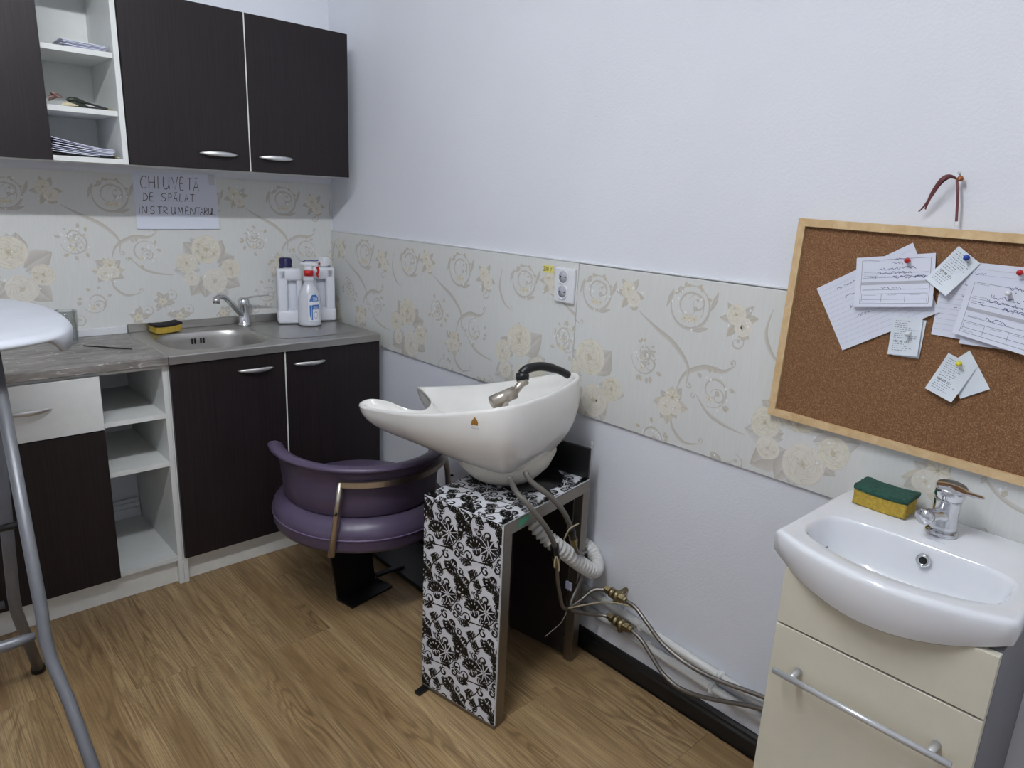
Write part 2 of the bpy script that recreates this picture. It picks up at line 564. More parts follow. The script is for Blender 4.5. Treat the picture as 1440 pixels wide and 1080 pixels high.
def rose(P, u, v, R, rng, lay=4, pale=False):
    lo, mi, da = (CR_L, CR_M, CR_D) if not pale else (rgb(230, 226, 216), rgb(214, 206, 192), rgb(186, 174, 152))
    for q, (n, dist, pr) in enumerate(((7, 0.60, 0.46), (6, 0.42, 0.38), (5, 0.27, 0.30), (4, 0.14, 0.22))):
        a0 = rng.uniform(0, 6.28)
        for k in range(n):
            a = a0 + 2 * PI * k / n + rng.uniform(-.15, .15)
            cx, cy = u + R * dist * math.cos(a), v + R * dist * math.sin(a)
            rr = R * pr * rng.uniform(.9, 1.15)
            out = []
            for i in range(12):
                t = 2 * PI * i / 12
                e, f = rr * math.cos(t) * 0.82, rr * math.sin(t) * 1.2
                out.append((cx + e * math.cos(a) - f * math.sin(a), cy + e * math.sin(a) + f * math.cos(a)))
            def oc(i, cx=u, cy=v, out=out, dist=dist):
                d = math.hypot(out[i][0] - u, out[i][1] - v) / (R * (dist + pr))
                return mixc(da, lo, max(0, min(1, (d - 0.45) * 2.1)))
            P.fan((cx, cy), mixc(mi, lo, rng.uniform(0.2, .6)), out, oc, lay + q * 1.2 + k * 0.1)
            P.ribbon([out[i % 12] for i in range(-4, 5)], lambda t: R * .020 * math.sin(PI * t) + R * .003, mixc(da, mi, .35), WH, lay + q * 1.2 + k * 0.1 + .05)
    out = [(u + R * .15 * math.cos(2 * PI * i / 10), v + R * .15 * math.sin(2 * PI * i / 10)) for i in range(10)]
    P.fan((u, v), da, out, mi, lay + 5.4)
    sp = [(u + R * .13 * (1 - t / 16) * math.cos(t * .8), v + R * .13 * (1 - t / 16) * math.sin(t * .8)) for t in range(15)]
    P.ribbon(sp, R * .018, da, CR_L, lay + 6)

def leaf(P, u, v, L, ang, lay=2, col=None, wd=0.30):
    a, b = (TP_M, TP_L) if col is None else col
    P.k += 1
    ca, sa = math.cos(ang), math.sin(ang)
    def pt(x, y): return (u + L * (x * ca - y * sa), v + L * (x * sa + y * ca))
    prof = [(0, 0), (.2, .6), (.42, 1.0), (.66, .85), (.86, .4), (1, 0)]
    for sgn, c0, c1 in ((1, a, b), (-1, b, a)):
        for i in range(5):
            x0, w0 = prof[i]; x1, w1 = prof[i + 1]
            P.poly([(pt(x0, 0), c0), (pt(x1, 0), c0), (pt(x1, sgn * wd * w1), c1), (pt(x0, sgn * wd * w0), c1)], lay)
    P.ribbon([pt(0.02, 0), pt(.5, .01), pt(.95, 0)], L * .012, TP_L, TP_D, lay + .5)

def spiral(P, u, v, r, a0, turns, wd, lay=1, sgn=1, col=None, inner=0.25):
    c0, c1 = col or (TP_M, TP_L)
    n = int(22 * turns) + 6
    pts = [(u + r * (1 - (1 - inner) * i / n) * math.cos(a0 + sgn * 2 * PI * turns * i / n), v + r * (1 - (1 - inner) * i / n) * math.sin(a0 + sgn * 2 * PI * turns * i / n)) for i in range(n + 1)]
    P.ribbon(pts, lambda t: wd * (0.35 + 1.0 * math.sin(PI * min(1, t * 1.2)) ** 2 * (1 - 0.5 * t)), c0, c1, lay)
    e = pts[-1]
    P.fan(e, TP_L, [(e[0] + wd * 2.2 * math.cos(i), e[1] + wd * 2.2 * math.sin(i)) for i in range(6)], TP_M, lay + .3)

def blossom(P, u, v, R, rng, lay=4, n=5):
    a0 = rng.uniform(0, 6)
    for k in range(n):
        a = a0 + 2 * PI * k / n
        leaf(P, u, v, R, a, lay + .1 * k, (CR_L, CR_M), 0.34)
    P.fan((u, v), CR_D, [(u + R * .2 * math.cos(i * 1.05), v + R * .2 * math.sin(i * 1.05)) for i in range(6)], CR_M, lay + 1)

def glints(P, u, v, R, n, rng, lay=9):
    for _ in range(n):
        a, d = rng.uniform(0, 6.28), R * rng.uniform(.3, 1)
        x, y, e = u + d * math.cos(a), v + d * math.sin(a), rng.uniform(.0016, .0034)
        P.poly([((x - e, y), WH), ((x, y - e * 1.4), WH), ((x + e, y), WH), ((x, y + e * 1.4), WH)], lay)

def ring(P, u, v, r, rng):
    spiral(P, u, v, r, 2.6, .95, .0042, 1, 1, inner=.85)
    spiral(P, u - r * .05, v, r * .72, -0.6, 1.05, .0030, 1.5, 1, inner=.42)
    spiral(P, u + r * .3, v + r * .15, r * .42, 2.8, 1.2, .0022, 1.7, -1, inner=.3)
    for k in range(6):
        a = .5 + k * .38
        leaf(P, u + r * .82 * math.cos(a), v + r * .82 * math.sin(a), r * .26, a + (1.2 if k % 2 else -.6), 2, (CR_M, TP_M))
    for k in range(3):
        blossom(P, u + r * (-.25 + .25 * k), v - r * .52, r * .19, rng, 3)
    leaf(P, u + r * .1, v - r * 1.0, r * .9, .25, 2, None, .13)
    leaf(P, u - r * .9, v + r * .65, r * .9, -1.9, 2, None, .12)
    leaf(P, u + r * .95, v - r * .1, r * .9, 1.25, 2, None, .13)
    glints(P, u, v, r, 10, rng)

def acanthus(P, pts, wd, lay=1):
    q = spline(pts, 8)
    P.ribbon(q, lambda t: wd * (.25 + math.sin(PI * t) ** 1.4), TP_M, TP_L, lay)
    e = q[-1]; f = q[-3]
    a = math.atan2(e[1] - f[1], e[0] - f[0])
    spiral(P, e[0] + .010 * math.cos(a + 1.57), e[1] + .010 * math.sin(a + 1.57), .010, a - 1.57, .8, wd * .35, lay, 1)

def posy(P, u, v, R, rng):
    for k in range(6): leaf(P, u, v, R * 1.5, k * 1.05 + rng.uniform(-.3, .3), 2.0, (TP_M, TP_L) if k % 2 else (CR_M, TP_M), .22)
    rose(P, u - R * .25, v + R * .35, R * .72, rng, 4)
    rose(P, u + R * .4, v - R * .4, R * .66, rng, 4.5, True)
    for k in range(4): leaf(P, u + R * .5, v - R * .8, R * .55, -2.4 + k * .55, 3, (CR_M, TP_M))
    glints(P, u, v, R * 1.3, 5, rng)

def floral(P, du, dz, n0, n1, seed=3):
    rng = random.Random(seed)
    T = 0.65
    for k in range(n0, n1):
        U = k * T + du
        Z = dz
        # upper frieze: rings and posies joined by acanthus scrolls
        ring(P, U + .326, 1.355 + Z, .062, rng)
        ring(P, U + .009, 1.352 + Z, .056, rng)
        posy(P, U + .128, 1.362 + Z, .034, rng)
        posy(P, U + .466, 1.340 + Z, .036, rng)
        spiral(P, U + .468, 1.285 + Z, .02, 1, 1.0, .0022, 1, -1)
        acanthus(P, [(U + .165, 1.318 + Z), (U + .22, 1.285 + Z), (U + .285, 1.25 + Z), (U + .335, 1.20 + Z), (U + .338, 1.15 + Z)], .0055)
        acanthus(P, [(U + .55, 1.38 + Z), (U + .54, 1.32 + Z), (U + .565, 1.27 + Z), (U + .60, 1.25 + Z)], .004)
        # middle: loose scroll rings and sprigs
        for a, b, r in ((.2, 1.189, .048), (.243, .972, .044), (.42, 1.15, .046), (.193, 1.207, .03)):
            spiral(P, U + a, b + Z, r, rng.uniform(0, 6), 1.25, .0028, 1, 1)
            spiral(P, U + a + r * .3, b - r * .3 + Z, r * .5, rng.uniform(0, 6), 1.2, .0022, 1.2, -1)
            for q in range(6):
                t = rng.uniform(0, 6.28)
                leaf(P, U + a + r * 1.0 * math.cos(t), b + Z + r * 1.0 * math.sin(t), r * .42, t + rng.uniform(-1, 1), 2, (CR_M, TP_M) if q % 2 else None)
            blossom(P, U + a - r * .2, b - r * .5 + Z, r * .24, rng, 3)
            glints(P, U + a, b + Z, r * 1.1, 9, rng)
        acanthus(P, [(U + .31, 1.13 + Z), (U + .33, 1.175 + Z), (U + .385, 1.205 + Z), (U + .44, 1.205 + Z), (U + .47, 1.225 + Z)], .006)
        acanthus(P, [(U + .52, 1.06 + Z), (U + .46, 1.07 + Z), (U + .41, 1.09 + Z), (U + .37, 1.13 + Z)], .004)
        # flower bunch
        for q in range(8): leaf(P, U + .293, 1.085 + Z, rng.uniform(.045, .062), q * .8 + rng.uniform(-.3, .3), 2, (TP_M, TP_L) if q % 2 else (CR_M, TP_L))
        blossom(P, U + .30, 1.105 + Z, .027, rng, 3.5, 7)
        rose(P, U + .282, 1.075 + Z, .026, rng, 4.5, True)
        rose(P, U + .312, 1.078 + Z, .020, rng, 4.8, True)
        glints(P, U + .293, 1.085 + Z, .05, 6, rng)
        acanthus(P, [(U + .30, 1.06 + Z), (U + .31, 1.02 + Z), (U + .35, .99 + Z), (U + .40, 1.0 + Z)], .004)
        # large cabbage roses
        for q in range(11):
            t = q * .57 + rng.uniform(-.2, .2)
            leaf(P, U + .655 + .035 * math.cos(t), 1.085 + Z + .04 * math.sin(t), rng.uniform(.075, .11), t + rng.uniform(-.4, .4), 2 + .1 * (q % 3), (TP_M, TP_L) if q % 3 else (rgb(196, 194, 190), rgb(216, 215, 211)), .36)
        rose(P, U + .648, 1.156 + Z, .056, rng, 4)
        rose(P, U + .740, 1.078 + Z, .038, rng, 5)
        rose(P, U + .675, 1.030 + Z, .050, rng, 4.4, True)
        rose(P, U + .570, 1.105 + Z, .040, rng, 4.2)
        rose(P, U + .585, 1.045 + Z, .030, rng, 4.6, True)
        glints(P, U + .65, 1.09 + Z, .11, 8, rng)
        # lower border of sprigs
        for a, b in ((.05, .90), (.15, .885), (.38, .905), (.47, .96), (.53, .90)):
            for q in range(6): leaf(P, U + a, b + Z, rng.uniform(.025, .05), q * 1.05 + rng.uniform(-.4, .4), 2)
            blossom(P, U + a, b + Z, .018, rng, 4)
            spiral(P, U + a + .035, b + .02 + Z, .024, 2, 1.1, .0022, 1, -1)
            glints(P, U + a, b + Z, .04, 4, rng)

# back splash sheet behind the worktop and the two wall boards
bp = thing('wallpaper_sheet', 'cream floral wallpaper sheet on back wall below the wall cabinets', 'wallpaper', (-0.8, -0.002, 0.87))
MB().box(-2.2, -0.0085, -0.003, -0.0003, 0.80, 1.432).build('ground', 'wallpaper', bp)
P = Print(lambda u, v, w: (u, -0.003 - w, v), -1.75, -0.0085, 0.86, 1.43)
floral(P, -1.205, 0.0, -1, 2, 3)
P.mb.build('floral_print', 'wallpaper_print', bp, True)

bd1 = thing('wall_board', 'floral wallpapered wall board between the corner and the socket', 'wall board', (-0.004, -0.75, 0.776))
MB().box(-0.008, 0, -1.4985, -0.0002, 0.776, 1.231, 0.001).build('board', 'wallpaper', bd1)
P = Print(lambda u, v, w: (-0.008 - w, -u, v), 0.0, 1.4985, 0.7765, 1.2305)
floral(P, -0.04, -0.20, -1, 3, 5)
P.mb.build('floral_print', 'wallpaper_print', bd1, True)

bd2 = thing('wall_board', 'floral wallpapered wall board running behind the cork board', 'wall board', (-0.004, -2.3, 0.776))
MB().box(-0.008, 0, -3.1, -1.5005, 0.776, 1.229, 0.001).build('board', 'wallpaper', bd2)
P = Print(lambda u, v, w: (-0.008 - w, -u, v), 1.5005, 2.9, 0.7765, 1.2285)
floral(P, 1.57, -0.197, -1, 3, 9)
P.mb.build('floral_print', 'wallpaper_print', bd2, True)
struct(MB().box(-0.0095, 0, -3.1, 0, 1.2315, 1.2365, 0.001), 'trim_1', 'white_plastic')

# ------------------------------------------------------------------ fitted kitchen
def bow_handle(parent, xc, y, z, L=0.13):
    """arched, tapering bow handle lying on a door front at plane y"""
    m = MB(); loops = []
    for i in range(15):
        s_ = -1 + 2 * i / 14
        k = math.sqrt(max(0.0, 1 - s_ * s_))
        h = 0.0012 + 0.0075 * k
        d = -0.004 - 0.020 * (1 - s_ * s_)
        loops.append([(xc + s_ * L / 2, y + d + 0.0035 * math.cos(2 * PI * q / 8), z + h * math.sin(2 * PI * q / 8)) for q in range(8)])
    m.loft(loops, True, True)
    for s_ in (-1, 1):
        m.tube([(xc + s_ * L * 0.42, y + 0.0005, z), (xc + s_ * L * 0.42, y - 0.010, z)], 0.004, 8)
    return m.build('handle', 'aluminium', parent)

ED = 0.016
# --- sink base cabinet
XR, SW = -0.0526, 0.8155
XL = XR - SW
TOP = 0.820
sb = thing('sink_base_cabinet', 'dark two-door base cabinet under the steel sink', 'cabinet', ((XL + XR) / 2, -0.24, 0))
MB().box(XL, XL + ED, -0.456, -0.005, 0.0, TOP, 0.0008).build('side_panel', 'white_melamine', sb)
MB().box(XR - ED, XR, -0.456, -0.005, 0.0, TOP, 0.0008).build('side_panel', 'white_melamine', sb)
MB().box(XL + ED, XR - ED, -0.456, -0.012, 0.1, 0.116).build('bottom_panel', 'white_melamine', sb)
MB().box(XL + ED, XR - ED, -0.012, -0.006, 0.1, 0.70).build('back_panel', 'white_melamine', sb)
MB().box(XL + ED, XR - ED, -0.432, -0.42, 0.001, 0.1).build('plinth', 'white_edge', sb)
for a, b in ((XL + .004, (XL + XR) / 2 - .0022), ((XL + XR) / 2 + .0022, XR - .001)):
    d = MB().box(a, b, -0.473, -0.457, 0.102, TOP - 0.001, 0.0010).build('door', 'wenge', sb)
    hx = b - .117 if a < -0.5 else a + .117
    bow_handle(d, {True: -0.574, False: -0.363}[a < -0.5], -0.473, 0.768)

MB().box((XL + XR) / 2 - .0022, (XL + XR) / 2 + .0022, -0.4735, -0.4565, 0.102, TOP - .001).build('centre_strip', 'white_edge', sb)
# --- left base cabinet with drawer, door and open shelves
BXR = XL - 0.0008
BXL = -1.475
lb = thing('base_cabinet', 'white base cabinet with drawer, dark door and open corner shelves', 'cabinet', ((BXL + BXR) / 2, -0.24, 0))
NX = -1.078
for a in (BXR - ED, BXL):
    MB().box(a, a + ED, -0.456, -0.005, 0, TOP, 0.0008).build('side_panel', 'white_melamine', lb)
MB().box(NX - .016, NX, -0.4545, -0.012, 0.1, TOP).build('divider', 'white_melamine', lb)
MB().box(BXL + ED, BXR - ED, -0.455, -0.012, 0.094, 0.110).build('bottom_panel', 'white_melamine', lb)
MB().box(BXL + ED, BXR - ED, -0.455, -0.38, TOP - .014, TOP).build('top_rail', 'white_melamine', lb)
MB().box(BXL + ED, BXR - ED, -0.012, -0.006, 0.45, TOP).build('back_panel', 'white_melamine', lb)
for z in (0.647, 0.473):
    MB().box(NX, BXR - ED, -0.455, -0.012, z - .016, z, 0.0006).build('shelf', 'white_melamine', lb)
MB().box(BXL + ED, BXR - ED, -0.432, -0.42, 0.001, 0.094).build('plinth', 'white_edge', lb)
dr = MB().box(BXL + .002, NX + .004, -0.473, -0.457, 0.631, 0.808, 0.001).build('drawer', 'white_melamine', lb)
bow_handle(dr, -1.275, -0.473, 0.727)
MB().box(BXL + .002, NX + .004, -0.473, -0.457, 0.100, 0.627, 0.001).build('door', 'wenge', lb)
# old white skirting of the wall seen through the open bottom compartment
mm = MB()
for z0, z1, d in ((0.11, .15, .016), (.15, .17, .011), (.17, .185, .006)):
    mm.box(NX + .002, BXR - ED - .002, -0.012 - d, -0.012, z0, z1, .002)
mm.build('back_moulding', 'white_plastic', lb)

# --- worktop
wt = thing('worktop', 'grey marble-look worktop over the left base cabinet', 'worktop', ((-2.2 + XL) / 2, -0.24, TOP))
MB().box(-1.50, XL - 0.0008, -0.482, -0.004, TOP, 0.850, 0.004, 2).build('slab', 'marble', wt)
MB().box(-1.50, XL - 0.004, -0.018, -0.004, 0.850, 0.878, 0.002).build('upstand', 'white_plastic', wt)

# --- stainless lay-on sink
def ring_loop(cx, cy, angs, fn, z):
    return [(cx + fn(a)[0], cy + fn(a)[1], z) for a in angs]
def rrect(hx, hy, e):
    """superellipse radius function"""
    def f(a):
        c, s_ = math.cos(a), math.sin(a)
        r = (abs(c / hx) ** e + abs(s_ / hy) ** e) ** (-1 / e)
        return (r * c, r * s_)
    return f
sk = thing('steel_sink', 'stainless steel lay-on sink with bowl and drainboard', 'sink', ((XL + XR) / 2, -0.24, TOP + .0005))
bcx, bcy = -0.645, -0.255
x0, x1, y0, y1 = XL + .0005, XR, -0.482, -0.004
ca = [math.atan2(y - bcy, x - bcx) for x in (x0, x1) for y in (y0, y1)]
angs = sorted([2 * PI * k / 72 - PI for k in range(72)] + ca)
def rect_pt(a, x0, x1, y0, y1):
    c, s_ = math.cos(a), math.sin(a)
    t = min([((x1 if c > 0 else x0) - bcx) / c if abs(c) > 1e-9 else 9, ((y1 if s_ > 0 else y0) - bcy) / s_ if abs(s_) > 1e-9 else 9])
    return (t * c, t * s_)
m = MB()
bowl = rrect(.182, .172, 3.4)
L = []
L.append(ring_loop(bcx, bcy, angs, lambda a: rect_pt(a, x0, x1, y0, y1), TOP + .001))
L.append(ring_loop(bcx, bcy, angs, lambda a: rect_pt(a, x0, x1, y0, y1), .8465))
L.append(ring_loop(bcx, bcy, angs, lambda a: rect_pt(a, x0 + .003, x1 - .003, y0 + .003, y1 - .003), .850))
L.append(ring_loop(bcx, bcy, angs, lambda a: tuple(q * 1.03 for q in bowl(a)), .850))
for k, z in ((1.0, .8485), (.975, .842), (.95, .82), (.92, .76), (.86, .715), (.7, .702), (.2, .698)):
    L.append(ring_loop(bcx, bcy, angs, lambda a, k=k: tuple(q * k for q in bowl(a)), z))
m.loft(L, False, True, True, True)
for i in range(len(m.sm)):
    if i < 3 * len(angs): m.sm[i] = False
m.build('basin_top', 'brushed_steel', sk)
MB().box(x0, x1, -0.012, -0.004, .850, .882, 0.002).build('splashback', 'brushed_steel', sk)
# pressed drainboard: a shallow raised frame with grooves
m = MB()
dcx, dcy = -0.262, -0.24
f = rrect(.185, .168, 5)
aa = [2 * PI * k / 48 for k in range(48)]
m.loft([[(dcx + f(a)[0] * q, dcy + f(a)[1] * q, z) for a in aa] for q, z in ((1.04, .8502), (1.015, .8525), (.99, .8502))], False, False)
m.build('drainboard_rim', 'brushed_steel', sk)
m = MB()
for k in range(4):
    xx = -0.748 + .045 * 2 + (-.022 + .011 * k if k < 2 else .011 * (k - 1)) + .015
    # slots follow the back wall of the bowl
    m.box(xx - .0028, xx + .0028, -0.0985, -0.0925, .800, .822, .0015)
m.build('overflow_slot', 'dark_gap', sk)
MB().lathe([(.0, .700), (.034, .700), (.036, .703), (.03, .706), (.0, .704)], bcx, bcy, 24).build('drain', 'chrome', sk)

# --- kitchen mixer tap
tp = thing('kitchen_tap', 'chrome swivel mixer tap behind the steel sink bowl', 'tap', (-0.442, -0.062, .8505))
MB().lathe([(0, .8505), (.026, .8505), (.026, .858), (.0215, .862), (.0205, .93), (.0225, .934), (.0225, .955), (.015, .966), (0, .968)], -0.442, -0.062, 24).build('body', 'chrome', tp)
MB().tube(spline([(-0.445, -0.064, .885), (-0.475, -0.085, .915), (-0.515, -0.115, .955), (-0.545, -0.14, .982), (-0.572, -0.16, .990), (-0.590, -0.172, .984)], 5), [.0105] * 26, 12).build('spout', 'chrome', tp)
MB().tube([(-0.590, -0.172, .990), (-0.592, -0.174, .966)], .0125, 12).build('aerator', 'chrome', tp)
MB().tube(spline([(-0.440, -0.064, .962), (-0.41, -0.07, .968), (-0.375, -0.08, .972), (-0.345, -0.088, .974)], 4), [.010 - .0004 * i for i in range(13)], 10, flat=0.45, up=(0, 1, 0)).build('lever', 'chrome', tp)

# --- wall cabinets
ZU, HU, DU = 1.457, 0.529, 0.300
UXR = -0.0828
UXL = UXR - 0.8032
wc = thing('wall_cabinet', 'dark two-door wall cabinet in the corner above the sink', 'cabinet', ((UXL + UXR) / 2, -0.15, ZU))
for a in (UXL, UXR - ED):
    MB().box(a, a + ED, -0.2825, -0.001, ZU, ZU + HU, 0.0008).build('side_panel', 'white_melamine', wc)
for z in (ZU, ZU + .26, ZU + HU - ED):
    MB().box(UXL + ED, UXR - ED, -0.282, -0.001, z, z + ED).build('shelf', 'white_melamine', wc)
MB().box(UXL + ED, UXR - ED, -0.006, -0.001, ZU + ED, ZU + HU - ED).build('back_panel', 'white_melamine', wc)
SM = UXR - 0.4009
for a, b, hx in ((UXL + .003, SM - .0018, -0.596), (SM + .0018, UXR - .0005, -0.387)):
    d = MB().box(a, b, -DU, -0.2835, ZU + .0015, ZU + HU - .001, 0.001).build('door', 'wenge', wc)
    bow_handle(d, hx, -DU, 1.511)

MB().box(SM - .0018, SM + .0018, -DU - .0005, -0.283, ZU + .0015, ZU + HU - .001).build('centre_strip', 'white_edge', wc)
ux2 = UXL - 0.0008
UL = -1.50
ow = thing('wall_cabinet', 'wall cabinet with dark door and open white shelves of papers', 'cabinet', ((UL + ux2) / 2, -0.15, ZU))
for a in (ux2 - ED, UL):
    MB().box(a, a + ED, -0.2995, -0.001, ZU, ZU + HU + .05, 0.0008).build('side_panel', 'white_melamine', ow)
MB().box(-1.113, -1.097, -0.2815, -0.008, ZU + ED, ZU + HU + .05 - ED).build('divider', 'white_melamine', ow)
for n_, z, xl in (('bottom_panel', ZU, UL + ED), ('shelf', 1.604, -1.097), ('shelf', 1.776, -1.097), ('top_panel', ZU + HU + .034, UL + ED)):
    yf = -0.2995 if n_ == 'bottom_panel' else -0.285
    if n_ == 'bottom_panel':
        mm = MB().box(-1.097, ux2 - ED, yf, -0.008, z, z + ED, .0006).box(UL + ED, -1.097, -.2825, -.008, z, z + ED)
    else:
        mm = MB().box(xl, ux2 - ED, yf, -0.008, z, z + ED, .0006)
    mm.build(n_, 'white_melamine', ow)
MB().box(UL + ED, ux2 - ED, -0.007, -0.001, ZU + ED, ZU + HU + .034).build('back_panel', 'white_melamine', ow)
d = MB().box(UL + .002, -1.098, -DU, -0.2835, ZU + .0015, ZU + HU + .049, 0.001).build('door', 'wenge', ow)
bow_handle(d, -1.35, -DU, 1.511)

# --- papers and the artificial flower on the open wall shelves
def sheet_pile(name, label, cat, x0, x1, y0, y1, z, n, mats, group, lift=0.0, seed=1):
    r = random.Random(seed)
    t_ = thing(name, label, cat, ((x0 + x1) / 2, (y0 + y1) / 2, z), 0, group)
    for k in range(n):
        a = r.uniform(-.05, .05)
        zz = z + .0003 + k * .0036
        m = MB(); nx = 8
        lo, hi = [], []
        for i in range(nx + 1):
            u = i / nx
            x = x0 + (x1 - x0) * u + r.uniform(-.001, .001)
            bend = lift * (1 - u) ** 1.6 * (k + 1) / n + .0008 * math.sin(5 * u + k)
            for arr, dz in ((lo, 0.0), (hi, .0022)):
                arr.append([(x + a * .1, y0 + r.uniform(-.004, .004) * 0 + .006 * a, zz + bend + dz + .0008), (x + a * .02, y1, zz + bend + dz + .0008)])
        loops = [[lo[i][0], lo[i][1], hi[i][1], hi[i][0]] for i in range(nx + 1)]
        m.loft(loops, True, True, True, False)
        m.build('sheet', mats[k % len(mats)], t_)
    return t_
sheet_pile('paper_pile', 'small grey and white paper pile on top open wall shelf', 'papers', -1.035, -0.914, -0.27, -0.12, 1.792, 5, ['paper_grey', 'paper', 'paper_grey', 'paper', 'paper'], 'papers in the open wall cabinet', .006, 2)
sheet_pile('paper_pile', 'fanned white paper pile on the bottom of the open wall cabinet', 'papers', -1.094, -0.925, -0.285, -0.09, ZU + ED, 8, ['black_board', 'paper', 'paper', 'paper_grey', 'paper', 'paper', 'paper_grey', 'paper'], 'papers in the open wall cabinet', .026, 4)

fw = thing('artificial_flower', 'cream and pink artificial flower lying on the middle open wall shelf', 'flower', (-1.0, -0.24, 1.62))
m = MB()
r_ = random.Random(5)
zb = 1.6205
for k in range(9):
    a = k * .7
    c = Vector((-1.062, -0.235, zb + .026))
    d1 = Vector((math.cos(a) * .6 - .15, math.sin(a), .55 * math.sin(a * 1.7))).normalized()
    s1 = d1.cross(Vector((.3, .2, 1))).normalized()
    pts = []
    L_ = .022
    row = []
    for i in range(5):
        t_ = i / 4; wv = .011 * math.sin(PI * min(1, .15 + t_ * .8))
        q = c + d1 * L_ * t_ + Vector((0, 0, .004 * math.sin(t_ * 3)))
        row.append([q + s1 * wv, q + Vector((0, 0, .0012)), q - s1 * wv, q - Vector((0, 0, .0008))])
    m.loft(row, True, True)
m.build('bloom', 'rose_petal', fw)
m = MB()
for k in range(5):
    o_ = Vector((-1.052 + .008 * k, -0.262 + .009 * k, zb + .004 + .004 * (k % 2)))
    m.tube(spline([o_, o_ + Vector((.02, .002, .003)), o_ + Vector((.045, -.004, .001))], 4), [.002, .004, .0055, .006, .0055, .005, .0035, .002, .001], 8, flat=.5)
m.build('petal', 'cream_petal', fw)
m = MB()
for dz, dy in ((.020, 0), (.008, -.006)):
    m.tube(spline([(-1.035, -0.25 + dy, zb + dz), (-1.015, -0.252 + dy, zb + dz + .003), (-0.99, -0.25 + dy, zb + dz - .002), (-0.975, -0.25 + dy, zb + dz - .003)], 4), [.003, .005, .007, .008, .008, .008, .007, .007, .006, .005, .004, .003, .002], 8, flat=.55)
m.build('leaf', 'dark_green_stem', fw)
m = MB()
m.tube(spline([(-0.985, -0.25, zb + .018), (-0.955, -0.254, zb + .012), (-0.922, -0.262, zb + .004)], 5), .0032, 8)
m.tube(spline([(-0.985, -0.256, zb + .005), (-0.955, -0.262, zb + .004), (-0.928, -0.27, zb + .0035)], 5), .0028, 8)
m.build('stem', 'black_plastic', fw)
MB().tube([(-0.926, -0.268, zb + .004), (-0.908, -0.276, zb + .003)], .0022, 8).build('wire_end', 'beige_wire', fw)

pen = thing('pen', 'small dark pen lying at front of the bottom open wall shelf', 'pen', (-0.93, -0.29, ZU + ED))
MB().tube([(-0.968, -0.2915, ZU + ED + .0042), (-0.925, -0.2905, ZU + ED + .0042)], .004, 8).build('barrel', 'black_plastic', pen)
MB().tube([(-0.925, -0.2905, ZU + ED + .0042), (-0.918, -0.2903, ZU + ED + .0042)], [.0042, .0042], 8).build('ring', 'brass', pen)
MB().tube([(-0.918, -0.2903, ZU + ED + .0042), (-0.906, -0.290, ZU + ED + .0042)], [.0034, .0008], 8).build('tip', 'aluminium', pen)

# ------------------------------------------------------------------ stroke lettering
GL = {
 'A': [[(0, 0), (.5, 1), (1, 0)], [(.2, .35), (.8, .35)]],
 'C': [[(.95, .88), (.6, 1), (.2, .8), (.05, .45), (.2, .1), (.6, 0), (.95, .1)]],
 'D': [[(.1, 0), (.15, 1)], [(-.05, .95), (.5, .85), (.9, .5), (.7, .12), (-.1, 0)]],
 'E': [[(.95, 1), (.1, 1), (.05, 0), (.95, 0)], [(.07, .5), (.8, .52)]],
 'H': [[(0, 1), (.05, 0)], [(.95, 1), (1, 0)], [(.02, .5), (.97, .52)]],
 'I': [[(.5, 1), (.5, 0)]],
 'i': [[(.5, .85), (.4, 0)], [(.52, 1.12), (.54, 1.17)]],
 'L': [[(.2, 1), (0, .02), (1, .05)]],
 'M': [[(0, 0), (.15, 1), (.5, .3), (.85, 1), (1, 0)]],
 'N': [[(0, 0), (.12, 1), (.85, 0), (1, 1)]],
 'P': [[(.1, 0), (.1, 1)], [(0, .95), (.7, .95), (.95, .72), (.7, .48), (.1, .45)]],
 'R': [[(.1, 0), (.1, 1)], [(0, .97), (.7, .95), (.9, .72), (.7, .5), (.1, .48), (1, 0)]],
 'S': [[(.95, .92), (.5, 1), (.1, .8), (.25, .55), (.75, .42), (.9, .18), (.5, 0), (0, .06)]],
 'T': [[(-.1, .98), (1.1, 1)], [(.5, 1), (.45, 0)]],
 'U': [[(.05, 1), (.02, .3), (.3, 0), (.7, .05), (.95, .35), (1, 1)], [(1, .35), (1.05, 0)]],
 'V': [[(0, 1), (.55, 0), (1, 1.05)]],
 '0': [[(.5, 1), (.1, .75), (.1, .25), (.5, 0), (.9, .25), (.9, .75), (.5, 1)]],
 '1': [[(.2, .75), (.55, 1), (.55, 0)]],
 '2': [[(.1, .8), (.45, 1), (.85, .8), (.7, .45), (.1, 0), (.95, 0)]],
 '3': [[(.1, .9), (.5, 1), (.85, .78), (.45, .52), (.9, .28), (.5, 0), (.1, .1)]],
 ',': [[(.5, .08), (.4, -.15)]],
}
def strokes(mb, lines, fn, wd, lift=0.0):
    """each polyline becomes a flat ribbon; fn(u, v, w) -> 3-D"""
    for L in lines:
        n = len(L)
        if n < 2: continue
        A, B = [], []
        for i in range(n):
            a = L[max(0, i - 1)]; b = L[min(n - 1, i + 1)]
            dx, dy = b[0] - a[0], b[1] - a[1]; d = math.hypot(dx, dy) or 1
            A.append(fn(L[i][0] - dy / d * wd, L[i][1] + dx / d * wd, lift)); B.append(fn(L[i][0] + dy / d * wd, L[i][1] - dx / d * wd, lift))
        mb.add(A + B, [(i, i + 1, n + i + 1, n + i) for i in range(n - 1)])
